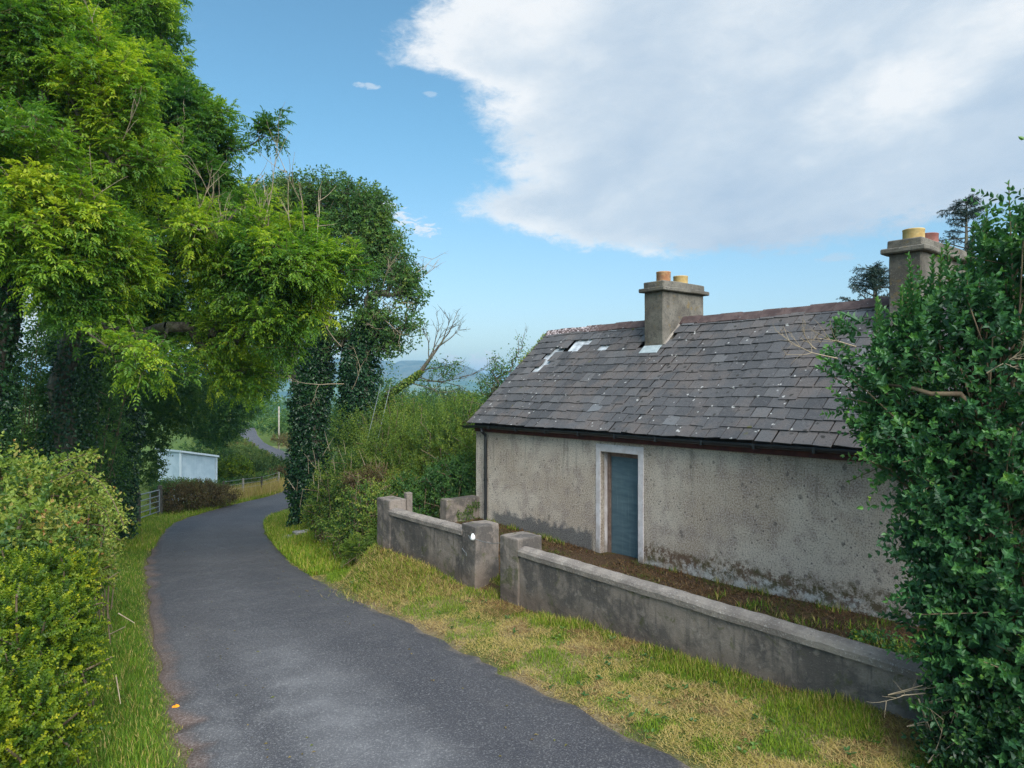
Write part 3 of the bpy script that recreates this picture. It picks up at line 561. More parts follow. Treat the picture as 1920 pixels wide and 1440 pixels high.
def build_hills():
    prof = [(-2600, 705), (-400, 690), (300, 700), (520, 684), (640, 672), (700, 678), (728, 676), (733, 686), (741, 686), (745, 676), (790, 676), (835, 681), (875, 686), (905, 700), (950, 716), (1020, 722), (1300, 705), (1700, 690), (2600, 698), (5200, 706)]
    D = 3000.0
    a = np.arange(-2600, 5200, 8.0); top = np.interp(a, [p[0] for p in prof], [p[1] for p in prof]); X0 = (a - CXP) / F * D
    H = (HYP - top) / F * D + Z0 + 3 * np.sin(a * .05) * np.interp(a, [650, 730, 900, 1000], [1, .2, .2, 1])
    v = np.concatenate([np.linspace(0, 1, 22), np.linspace(1.15, 2, 6)])
    V = []
    for t in v:
        y = 1500 + 1500 * t
        f = (0.30 * t + 0.16 * sm(t, 0.2, 0.7) + 0.54 * sm(t, 0.72, 1.0)) if t <= 1 else 1 - 0.8 * (t - 1)
        x = X0 * (0.75 + 0.25 * min(t, 1))
        base = -33.0; q = np.stack([x * .004, np.full_like(x, y * .004), 0 * x], -1)
        z = base + (H - base) * f + 6 * wob(q, 1.0) * (t < 0.99) * min(t * 3, 1) * (1 - t)
        V.append(np.stack([x, np.full_like(x, y), z], -1))
    V = np.array(V); n = V.shape[1]; i = (np.arange(len(v) - 1)[:, None] * n + np.arange(n - 1)[None]).ravel()
    tag(raw_mesh('hills', V.reshape(-1, 3), np.stack([i, i + 1, i + n + 1, i + n], -1), M['hill'], None, None, True), None, None, None, 'structure')
build_hills()

# ------------------------------------------------------------------ the cottage
def build_cottage():
    X0, X1 = -5.08, 6.6; RY = 2.38; RZt = 4.93; EY, EZ = -0.17, 2.68      # ridge line and eave line of the slates
    BY = 2 * RY; wt = 2.60
    h = thing('cottage', 'abandoned single storey cottage with roughcast walls, a slate roof and one blue door', 'cottage', (HX, HY, 0), HROT)
    slope = (RZt - EZ) / (RY - EY)
    w = MB(); bm = w.bm; zb = -0.3; dl, dr, dt = -1.06, -0.13, 2.28
    V = {}
    def vt(*p):
        k = tuple(round(c, 4) for c in p)
        if k not in V: V[k] = bm.verts.new(p)
        return V[k]
    def q(*ps): bm.faces.new([vt(*p) for p in ps])
    q((X0, 0, zb), (dl, 0, zb), (dl, 0, dt), (X0, 0, dt)); q((X0, 0, dt), (dl, 0, dt), (dl, 0, wt), (X0, 0, wt)); q((dl, 0, dt), (dr, 0, dt), (dr, 0, wt), (dl, 0, wt))
    q((dr, 0, zb), (X1, 0, zb), (X1, 0, dt), (dr, 0, dt)); q((dr, 0, dt), (X1, 0, dt), (X1, 0, wt), (dr, 0, wt))
    q((dl, 0, zb), (dl, .4, zb), (dl, .4, dt), (dl, 0, dt)); q((dr, 0, zb), (dr, .4, zb), (dr, .4, dt), (dr, 0, dt)); q((dl, 0, dt), (dl, .4, dt), (dr, .4, dt), (dr, 0, dt))
    for x in (X0, X1): q((x, 0, zb), (x, 0, dt), (x, 0, wt), (x, RY, RZt - .06), (x, BY, wt), (x, BY, zb))
    q((X0, BY, zb), (X1, BY, zb), (X1, BY, wt), (X0, BY, wt))
    w.build('wall', M['roughcast'], h)
    # door surround, frame, door
    s = MB(); s.box(-1.18, -1.065, -0.014, 0.1, 0.2, 2.43, .006); s.box(-.125, 0, -0.014, 0.1, 0.15, 2.43, .006); s.box(-1.064, -.126, -0.013, 0.1, 2.285, 2.43, .006)
    s.box(-1.068, -1.052, 0.101, 0.20, 0.2, 2.282); s.cut(2, 0.12); s.rough(.004, 5)
    s.build('door_surround', M['band'], h)
    f = MB(); f.box(-1.051, -0.985, 0.17, 0.25, 0.25, 2.279, .006); f.box(-.16, -.131, 0.20, 0.25, 0.25, 2.279, .004); f.box(-.984, -.161, 0.18, 0.25, 2.19, 2.279, .006)
    f.build('door_frame', M['wood'], h)
    d = MB(); d.box(-.984, -.165, 0.215, 0.235, 0.33, 2.185, .003); d.build('door', M['door'], h)
    st = MB(); st.box(-1.2, 0.0, -0.35, 0.3, 0.05, 0.33, .03); st.cut(0, .15); st.rough(.012, 4); st.build('doorstep', M['concrete'], h)
    # slates
    ru = np.random.default_rng(3); rows = 14; L = math.hypot(RY - EY, RZt - EZ); g = L / rows; ex = np.array([0, RY - EY, RZt - EZ]) / L; nz = np.array([0, -(RZt - EZ), RY - EY]) / L
    Vs, Fs, Ts = [], [], []
    missing = lambda x, y: (-4.42 < x < -4.02 and 1.18 < y < 1.92) or (-3.95 < x < -3.30 and 1.68 < y < 1.98) or (-2.80 < x < -2.50 and 1.66 < y < 1.92)
    xs0, xs1 = X0 - 0.09, X1 + 0.1
    for r_ in range(rows):
        wd = 0.300; x = xs0 - (0.5 * wd if r_ % 2 else 0)
        while x < xs1:
            ww = wd * (1 + ru.normal() * 0.02); a, b = max(x, xs0 + ru.normal() * .006), min(x + ww - max(.008, .019 + ru.normal() * .006), xs1); x += ww
            if b - a < 0.05: continue
            cx = (a + b) / 2; cy = EY + (RY - EY) * (r_ + .5) / rows
            if missing(cx, cy): continue
            if -1.46 < cx < -0.9 and cy > 1.72: continue
            if 3.45 < cx < 3.99 and cy > 1.72: continue
            lo = g * r_ - (0.02 if r_ == 0 else 0) + ru.normal() * 0.006 - (0.06 if ru.random() < 0.025 else 0); hi = g * (r_ + 1) + 0.05
            if r_ == rows - 1: hi = L - 0.02
            tilt = ru.normal() * 0.008; th = 0.016; lift = 0.020 + abs(ru.normal()) * .003
            sag = 0.025 * math.sin((cx + 5) * .9) * math.sin(math.pi * (r_ + .5) / rows) - 0.012 * math.sin(cx * 2.1 + 1)
            base = np.array([0, EY, EZ]); P = []
            for (u, tt, up) in ((a, lo + tilt, lift), (b, lo - tilt, lift + ru.normal() * .002), (b, hi, 0.004), (a, hi, 0.004)):
                for dz in (0, th): P.append(base + ex * tt + nz * (up + dz + sag) + np.array([u, 0, 0]))
            k = len(Vs) * 8; Vs.append(P)
            Fs += [[k + 1, k + 3, k + 5, k + 7], [k, k + 2, k + 3, k + 1], [k, k + 1, k + 7, k + 6], [k + 2, k + 4, k + 5, k + 3], [k, k + 6, k + 4, k + 2]]
            t = np.clip(0.45 + ru.normal() * 0.17 + (0.45 if ru.random() < 0.03 else 0), 0, 1); Ts += [t] * 5
    raw = raw_mesh('roof', np.concatenate(Vs), Fs, M['slate'], h, {'tint': ('FACE', Ts)})
    # back slope, sarking below, all thin but closed
    bk = MB(); bk.face([(xs0, RY, RZt), (xs1, RY, RZt), (xs1, BY + .2, EZ), (xs0, BY + .2, EZ)]); bk.face([(xs0, RY, RZt - .03), (xs1, RY, RZt - .03), (xs1, BY + .2, EZ - .03), (xs0, BY + .2, EZ - .03)])
    o = bk.build('rear_slope', M['slate'], h); o.data.attributes.new('tint', 'FLOAT', 'FACE')
    for a_ in o.data.attributes['tint'].data: a_.value = 0.45
    und = MB()
    def strip(x0, x1, y0, y1, off=-0.012):
        z = lambda y: EZ + slope * (y - EY)
        pts = [np.array([x, y, z(y)]) + nz * (off + d_) for d_ in (0, .006) for x, y in ((x0, y0), (x1, y0), (x1, y1), (x0, y1))]
        v = [und.bm.verts.new(p) for p in pts]
        for f_ in ((0, 1, 2, 3), (7, 6, 5, 4), (0, 1, 5, 4), (1, 2, 6, 5), (2, 3, 7, 6), (3, 0, 4, 7)): und.bm.faces.new([v[i] for i in f_])
    strip(-4.46, -3.985, 1.12, 2.02); strip(-3.80, -3.22, 1.6, 2.05); strip(-3.984, -3.801, 1.58, 1.74); strip(-2.86, -2.45, 1.6, 2.0)
    und.build('underlay', M['felt'], raw)
    dk = MB(); dk.face([(xs0 + .1, EY + .1, EZ - .05), (xs1 - .1, EY + .1, EZ - .05), (xs1 - .1, RY, RZt - .14), (xs0 + .1, RY, RZt - .14)]); dk.build('sarking', M['inside'], raw)
    # ridge tiles
    rt = MB(); x = xs0; k = 0
    while x < xs1 - .1:
        e = min(x + 0.47, xs1); up = 0.012 if k % 2 else 0.0; sagz = -0.012 * math.sin(x * 1.1 + 1)
        if not (-1.44 < (x + e) / 2 < -0.93 or 3.5 < (x + e) / 2 < 3.97):
            a, b = x, e
            for lo_, hi_ in ((-1.45, -.92), (3.49, 3.98)):
                if a < lo_ < b: b = lo_
                if a < hi_ < b: a = hi_
            pr = [(-.17, -.135), (-.07, -.02), (-.025, .022), (.025, .022), (.07, -.02), (.17, -.135)]
            inn = [(y * .93, z - .022) for y, z in pr]; ring = pr + inn[::-1]
            A = [rt.bm.verts.new((a, RY + y, RZt + .035 + z + up + sagz)) for y, z in ring]; Bq = [rt.bm.verts.new((b - .004, RY + y, RZt + .035 + z + up + sagz)) for y, z in ring]
            for i in range(len(ring)): rt.bm.faces.new((A[i], A[(i + 1) % len(ring)], Bq[(i + 1) % len(ring)], Bq[i]))
            rt.bm.faces.new(A[::-1]); rt.bm.faces.new(Bq)
            if b < e: rt.build('ridge_tiles', M['ridge'], raw); rt = MB()
        x = e; k += 1
    rt.build('ridge_tiles', M['ridge'], raw)
    # mortared verge of the left gable
    vg = MB(); pts = [(xs0 + .01, EY + (RY - EY) * t, EZ + (RZt - EZ) * t - .035) for t in np.linspace(0.01, .98, 16)]; vg.tube(pts, .034, 6); vg.rough(.008, 6); vg.build('verge_mortar', M['coping'], raw)
    ms_ = []
    rm = np.random.default_rng(12)
    # moss on the left verge near the ridge
    tt = rm.uniform(0.62, 0.98, 320); P = np.stack([np.full_like(tt, xs0 + .0), EY + (RY - EY) * tt, EZ + (RZt - EZ) * tt + .02], -1) + rm.normal(0, .025, (320, 3))
    leaves('moss', P, unit(rm.normal(0, 1, (320, 3)) + [0, 0, 1]), unit(rm.normal(0, 1, (320, 3))), .05, .03, rm.uniform(.4, 1, 320), M['willow'], raw)
    # eave timbers and rain goods
    fa = MB(); fa.box(X0 + .0, X1, -0.05, -0.002, 2.485, 2.64, .004); fa.build('fascia', M['fascia'], h)
    gu = MB(); n = 24
    gx = np.linspace(-5.32, X1 + .1, n); prof = [(math.cos(a), math.sin(a)) for a in np.linspace(math.pi, 2 * math.pi, 9)]
    rings = []
    for x in gx:
        zc = 2.640 - 0.035 * sm(x, -4.8, -5.35) - .006 * math.sin(x * 1.3)
        rings.append([gu.bm.verts.new((x, -0.175 + .062 * c, zc + .062 * s_)) for c, s_ in prof] + [gu.bm.verts.new((x, -0.175 + .056 * c, zc + .056 * s_)) for c, s_ in prof[::-1]])
    for a, b in zip(rings, rings[1:]):
        for i in range(18): gu.bm.faces.new((a[i], a[(i + 1) % 18], b[(i + 1) % 18], b[i]))
    for r_ in (rings[0], rings[-1]):
        for i in range(8): gu.bm.faces.new((r_[i], r_[i + 1], r_[16 - i], r_[17 - i]))
    go = gu.build('gutter', M['black'], h)
    for x in np.arange(-4.3, X1, 0.95): br = MB(); br.box(x - .02, x + .02, -.243, -.05, 2.567, 2.576); br.box(x - .02, x + .02, -.247, -.241, 2.567, 2.65); br.build('bracket', M['black'], go)
    dp = MB(); dp.tube([(-4.63, -.175, 2.60), (-4.63, -.175, 2.50), (-4.63, -.07, 2.42), (-4.63, -.06, 2.3), (-4.63, -.06, .36)], .036, 10); dp.tube([(-4.63, -.06, 1.42), (-4.63, -.06, 1.36)], .045, 10); dp.tube([(-4.63, -.06, .42), (-4.63, -.12, .33)], .04, 10)
    dp.build('downpipe', M['black'], h)
    # chimneys
    def chimney(x0, x1, y0, y1, z1, pots, label):
        c = MB(); c.box(x0, x1, y0, y1, 3.6, z1, .02); c.cut(2, .2); c.cut(1, .25); c.rough(.008, 3.3, x0); co = c.build('chimney', M['chimney'], h); co['label'] = label
        k = MB(); k.box(x0 - .085, x1 + .085, y0 - .085, y1 + .085, z1 + .002, z1 + .085, .015); k.box(x0 - .01, x1 + .01, y0 - .01, y1 + .01, z1 + .086, z1 + .215, .015); k.cut(1, .2); k.rough(.009, 4, x0 + 2)
        k.build('chimney_cap', M['chimney'], co)
        for (px, py, r_, hh, mt, lb) in pots:
            p = MB(); z = z1 + .20; p.lathe([(r_, z), (r_ * 1.0, z + hh * .9), (r_ * 1.03, z + hh * .93), (r_ * 1.02, z + hh), (r_ * .82, z + hh), (r_ * .8, z + .03)], (px, py, 0)); po = p.build('chimney_pot', mt, co, False); po['label'] = lb
            for q_ in po.data.polygons: q_.use_smooth = len(q_.vertices) == 4
        fl = MB(); z = lambda y: EZ + slope * (y - EY)
        P4 = [np.array([x, y, z(y)]) + nz * o_ for o_ in (.036, .044) for x, y in ((x0 + .02, y0 - .16), (x1 - .02, y0 - .16), (x1 - .02, y0 + .02), (x0 + .02, y0 + .02))]
        v = [fl.bm.verts.new(p) for p in P4]
        for f_ in ((0, 1, 2, 3), (7, 6, 5, 4), (0, 1, 5, 4), (1, 2, 6, 5), (2, 3, 7, 6), (3, 0, 4, 7)): fl.bm.faces.new([v[i] for i in f_])
        fl.build('flashing', M['lead'], co)
        fm = MB(); fm.tube([(x1 + .012, y0 + .02 + (RY - y0 - .05) * u, z(y0 + .02 + (RY - y0 - .05) * u) + .035) for u in np.linspace(0, 1, 12)], .03, 6); fm.rough(.012, 9); fm.build('mortar_fillet', M['coping'], co)
    chimney(-1.44, -0.93, 1.70, 3.09, 5.50, [(-1.20, 2.05, .15, .24, M['pot_o'], 'orange stained clay pot'), (-1.18, 2.60, .155, .20, M['pot_y'], 'yellow clay pot')], 'grey chimney with an orange and a yellow pot')
    chimney(3.50, 3.98, 1.70, 3.55, 5.58, [(3.76, 1.98, .155, .19, M['pot_y'], 'yellow clay pot'), (3.76, 2.52, .155, .19, M['pot_r'], 'dark red clay pot')], 'grey chimney with a yellow and a red pot')
    return h

# ------------------------------------------------------------------ foliage tools
def leaves(name, P, D, Nn, L, W, tint, mat, parent=None, hexa=False, fold=0.22, curl=0.15):
    P, D, Nn = np.asarray(P), unit(np.asarray(D)), np.asarray(Nn)
    S = unit(np.cross(D, Nn)); Nn = unit(np.cross(S, D)); n = len(P)
    L = np.broadcast_to(np.asarray(L, float), n)[:, None]; W = np.broadcast_to(np.asarray(W, float), n)[:, None]
    tint = np.broadcast_to(tint, n)
    if not hexa:
        m = P + D * L * .42
        V = np.stack([P, m + S * W / 2 + Nn * W * fold, P + D * L - Nn * L * curl, m - S * W / 2 + Nn * W * fold], 1).reshape(-1, 3)
        k = np.arange(n)[:, None] * 4
        Fc = np.concatenate([k + [0, 1, 2], k + [0, 2, 3]], 1).reshape(-1, 3); rep = 2
    else:
        a, b = P + D * L * .28, P + D * L * .66 - Nn * L * curl * .4
        V = np.stack([P, a + S * W * .5 + Nn * W * fold, b + S * W * .40 + Nn * W * fold, P + D * L - Nn * L * curl, b - S * W * .40 + Nn * W * fold, a - S * W * .5 + Nn * W * fold], 1).reshape(-1, 3)
        k = np.arange(n)[:, None] * 6
        Fc = np.concatenate([k + [0, 1, 2, 3], k + [0, 3, 4, 5]], 1).reshape(-1, 4); rep = 2
    return raw_mesh(name, V, Fc, mat, parent, {'tint': ('FACE', np.repeat(np.clip(tint, 0, 1), rep))})
def along(P, D, L, n, angle, droop=0.0, t0=0.1, r=None, spiral=0.0, pairs=True):
    "n leaf stations on each shoot; returns positions, directions, normals, station parameter, shoot index"
    r = r or rng; m = len(P); L = np.broadcast_to(np.asarray(L, float), m)
    t = (t0 + (1 - t0) * (np.arange(n) // 2 * 2 if pairs else np.arange(n)) / max(n - 1, 1))[None, :] * np.ones((m, 1))
    Zv = np.array([0, 0, 1.0])
    pos = P[:, None] + D[:, None] * (L[:, None] * t)[..., None] - Zv * (droop * L[:, None] * t * t)[..., None]
    T = unit(D[:, None] - Zv * (2 * droop * t)[..., None])
    S = unit(np.cross(T, Zv + 1e-3)); U = np.cross(S, T)
    if spiral: phi = (np.arange(n) // 2 * spiral)[None, :] + r.uniform(0, 6.28, (m, 1))
    else: phi = r.normal(0, .25, (m, 1)) * np.ones((1, n))
    sgn = np.where(np.arange(n) % 2 == 0, 1.0, -1.0)[None, :, None]
    A = (np.cos(phi)[..., None] * S + np.sin(phi)[..., None] * U) * sgn
    ang = angle + r.normal(0, .15, (m, n))
    last = np.arange(n) >= n - 1
    ang = np.where(last[None, :], 0.05, ang)
    dr = np.cos(ang)[..., None] * T + np.sin(ang)[..., None] * A
    nm = U + r.normal(0, .25, (m, n, 3)) if not spiral else T + r.normal(0, .2, (m, n, 3))
    idx = np.repeat(np.arange(m), n)
    return pos.reshape(-1, 3), dr.reshape(-1, 3), nm.reshape(-1, 3), t.ravel(), idx
def segs(name, A, B, ra, rb, mat, parent=None, sides=5):
    A, B = np.asarray(A, float), np.asarray(B, float); n = len(A); T = unit(B - A)
    ref = np.where(np.abs(T[:, 2:3]) < .9, [[0, 0, 1.0]], [[1.0, 0, 0]]); U = unit(np.cross(T, ref)); W = np.cross(T, U)
    a = np.linspace(0, 2 * np.pi, sides, endpoint=False); c = np.cos(a)[None, :, None] * U[:, None] + np.sin(a)[None, :, None] * W[:, None]
    ra = np.broadcast_to(ra, n)[:, None, None]; rb = np.broadcast_to(rb, n)[:, None, None]
    V = np.concatenate([A[:, None] + c * ra, B[:, None] + c * rb], 1).reshape(-1, 3)
    k = (np.arange(n) * 2 * sides)[:, None, None]; i = np.arange(sides); j = (i + 1) % sides
    q = np.stack([i, j, j + sides, i + sides], -1)[None]
    return raw_mesh(name, V, (k + q).reshape(-1, 4), mat, parent, None, True)
def skeleton(trunk, targets, r, attach=0.35, step=0.45, up=0.25):
    trunk = np.asarray(trunk, float); d = np.concatenate([[0], np.cumsum(np.linalg.norm(np.diff(trunk, axis=0), axis=1))]); m = max(6, int(d[-1] / 0.35)); tt = np.linspace(0, d[-1], m)
    nodes = np.zeros((len(targets) * 40 + m, 3)); par = np.full(len(nodes), -1); nodes[:m] = np.stack([np.interp(tt, d, trunk[:, c]) for c in range(3)], -1)
    nodes[1:m - 1] += r.normal(0, .03, (m - 2, 3)); par[1:m] = np.arange(m - 1); cnt = m; a0 = int(m * attach); depth = np.zeros(len(nodes))
    order = np.argsort(np.min(np.linalg.norm(targets[:, None] - nodes[None, a0:m:2], axis=2), axis=1)); tips = []
    for o in order:
        t = targets[o]; arr = nodes[a0:cnt]; v = t - arr; ds = np.linalg.norm(v, axis=1)
        cost = ds + 0.7 * np.maximum(0, -v[:, 2]) + 0.12 * depth[a0:cnt]; j = a0 + int(cost.argmin()); L = ds[j - a0]; k = max(2, min(36, int(L / step)))
        u = np.linspace(0, 1, k + 1)[1:, None]; pts = nodes[j] + (t - nodes[j]) * u; pts[:, 2] += (up * L * u * (1 - u) * r.uniform(-.3, 1.0))[:, 0]
        pts[:-1] += r.normal(0, .05 * min(L, 2.0), (k - 1, 3))
        for p in pts: nodes[cnt] = p; par[cnt] = j; depth[cnt] = depth[j] + L / k; j = cnt; cnt += 1
        tips.append(j)
    w = np.zeros(cnt); w[tips] += 1
    for i in range(cnt - 1, 0, -1):
        if par[i] >= 0: w[par[i]] += w[i]
    return nodes[:cnt], par[:cnt], np.maximum(w, 1), m, np.array(tips)
def lobe_points(lobes, r, dens, shell=0.45, skip=0.0, seed=0.0):
    "cluster centres in a union of ellipsoids: lobes of (centre, (rx, ry, rz))"
    out = []
    for c, rad in lobes:
        rad = np.broadcast_to(np.asarray(rad, float), 3); vol = 4.19 * rad.prod(); n = max(3, int(dens * vol ** 0.78))
        d = unit(r.normal(0, 1, (n, 3))); q = r.random(n) ** 0.42; q = shell * 0.4 + q * (1 - shell * 0.4)
        p = np.asarray(c) + d * q[:, None] * rad * (1 + 0.34 * wob(d * 2.2 + np.asarray(c), 1.0, seed)[:, None]); out.append(p)
    P = np.concatenate(out)
    if skip: P = P[(wob(P, 0.75, seed) + .6 * wob(P, 1.9, seed + 5) > -1.1 + 1.45 * skip)]
    return P
def tube_tree(name_t, nodes, par, w, parent, mat, r0, rmin=0.006, expn=0.5):
    i = np.arange(1, len(nodes)); i = i[par[i] >= 0]; wm = w[0]
    rad = np.maximum(rmin, r0 * (w / wm) ** expn)
    return segs(name_t, nodes[par[i]], nodes[i], rad[par[i]] if False else rad[i] * 1.06, rad[i], mat, parent, 6)
def ash_foliage(tips, tipdir, r, parent, mat, per=7, twig=0.55, rach=0.26, leaf=0.085, tint_c=None, bright=0.0, name='crown', lw=0.42):
    m = len(tips)
    P = np.repeat(tips, per, 0) + r.normal(0, .12, (m * per, 3)); D = unit(np.repeat(tipdir, per, 0) * .7 + r.normal(0, .6, (m * per, 3)) + [0, 0, .45])
    tc = np.repeat(tint_c if tint_c is not None else r.uniform(.15, .75, m), per)
    L = twig * r.uniform(.5, 1.1, m * per)
    p, d, nn, t, ix = along(P, D, L, 6, 0.85, 0.12, 0.25, r, spiral=1.57)                       # compound leaves on the twig
    d = unit(d + [0, 0, .12]); L2 = rach * r.uniform(.7, 1.15, len(p))
    p2, d2, n2, t2, ix2 = along(p, d, L2, 9, 0.95, 0.28, 0.3, r)
    d2 = unit(d2 - np.array([0, 0, .18])); tt = tc[ix][ix2] + r.normal(0, .10, len(p2)) + (t[ix2] - .5) * .12 + bright
    o = leaves(name, p2, d2, n2, leaf * r.uniform(.75, 1.15, len(p2)), leaf * lw, tt, mat, parent)
    return o, (P, P + D * L[:, None] * .9)
def bush_foliage(lobes, r, parent, mat, shoots, slen, n, leaf, width, angle=.9, spiral=1.57, droop=.1, hexa=False, up=.35, tint=(.1, .7), inner=0.25, seed=0., tipgain=.25, name='foliage', bumps=.16):
    "leafy shoots growing out through the skin of a union of ellipsoids, plus a fill of leaves inside"
    C = np.array([c for c, _ in lobes]); Rd = np.array([np.broadcast_to(np.asarray(q, float), 3) for _, q in lobes]); area = (Rd[:, 0] * Rd[:, 1] + Rd[:, 1] * Rd[:, 2] + Rd[:, 0] * Rd[:, 2])
    pick = r.choice(len(C), shoots, p=area / area.sum()); d = unit(r.normal(0, 1, (shoots, 3))); k = 1 + bumps * wob(d * 2.5 + C[pick], 1.3, seed) + r.normal(0, .05, shoots)
    nin = int(shoots * inner); k[:nin] *= r.uniform(.45, .85, nin)
    P = C[pick] + d * Rd[pick] * k[:, None]
    keep = np.ones(shoots, bool)
    for c, q in zip(C, Rd): keep &= ((((P - c) / q) ** 2).sum(1) > .5)
    keep[:nin] = True; P, d = P[keep], d[keep]
    D = unit(d * (1 / Rd[pick][keep]) * Rd[pick][keep].mean(1, keepdims=True) + r.normal(0, .45, P.shape) + [0, 0, up]); L = slen * r.uniform(.45, 1.15, len(P))
    P0 = P - D * L[:, None] * .55
    p, dd, nn, t, ix = along(P0, D, L, n, angle, droop, .08, r, spiral=spiral)
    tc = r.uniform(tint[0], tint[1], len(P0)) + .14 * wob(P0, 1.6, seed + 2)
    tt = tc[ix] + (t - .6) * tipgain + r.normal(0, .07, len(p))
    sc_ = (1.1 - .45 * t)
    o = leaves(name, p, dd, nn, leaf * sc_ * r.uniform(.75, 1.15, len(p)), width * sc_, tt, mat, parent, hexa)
    return o, (P0, P0 + D * L[:, None] * .95 - np.array([0, 0, droop]) * L[:, None])
def bare_twigs(name, bases, dirs, lens, r, mat, parent, depth=2, rad=.012, kids=4, spread=.6):
    A, B, Ra, Rb = [], [], [], []
    def grow(p, d, L, rd, lv):
        n = 4; q = p.copy()
        for i in range(n):
            d = unit(d + r.normal(0, .13, 3) + np.array([0, 0, .05])); e = q + d * L / n; A.append(q); B.append(e); Ra.append(rd * (1 - i / n * .7)); Rb.append(rd * (1 - (i + 1) / n * .7)); q = e
            if lv > 0 and i > 0:
                for _ in range(r.integers(1, kids)): grow(q, unit(d + r.normal(0, spread, 3)), L * r.uniform(.3, .6), rd * .5, lv - 1)
    for b, d, L in zip(bases, dirs, lens):
        A.clear(); B.clear(); Ra.clear(); Rb.clear(); grow(np.array(b, float), unit(np.array(d, float)), L, rad, depth)
        segs(name, A, B, np.array(Ra), np.array(Rb), mat, parent, 4)
def lane_points(n, s0, s1, r, y0, y1, side, bias=1.0):
    "random points beside the lane: distance s0..s1 off its edge, depth y0..y1, denser when near"
    m = int(n); i = r.random(m) ** bias; y = y0 * (y1 / y0) ** i; k = np.argsort(RC[:, 1]); e = RR if side > 0 else RL
    keep = RC[:, 1] > -5; ex = np.interp(y, e[keep][:, 1], e[keep][:, 0]); u = unit(RR - RL)[keep]; ux = np.interp(y, e[keep][:, 1], u[:, 0]); uy = np.interp(y, e[keep][:, 1], u[:, 1]); q = r.uniform(s0, s1, m)
    return np.stack([ex + side * ux * q, y + side * uy * q, 0 * q], -1), q
def ground_z(x, y): return float(terrain(np.array([x]), np.array([y]))[0])
def foot(p): return (float(p[0]), float(p[1]), ground_z(p[0], p[1]))
def local(lobes, o): return [(np.asarray(c) - np.array(o.location), q) for c, q in lobes]

build_cottage()
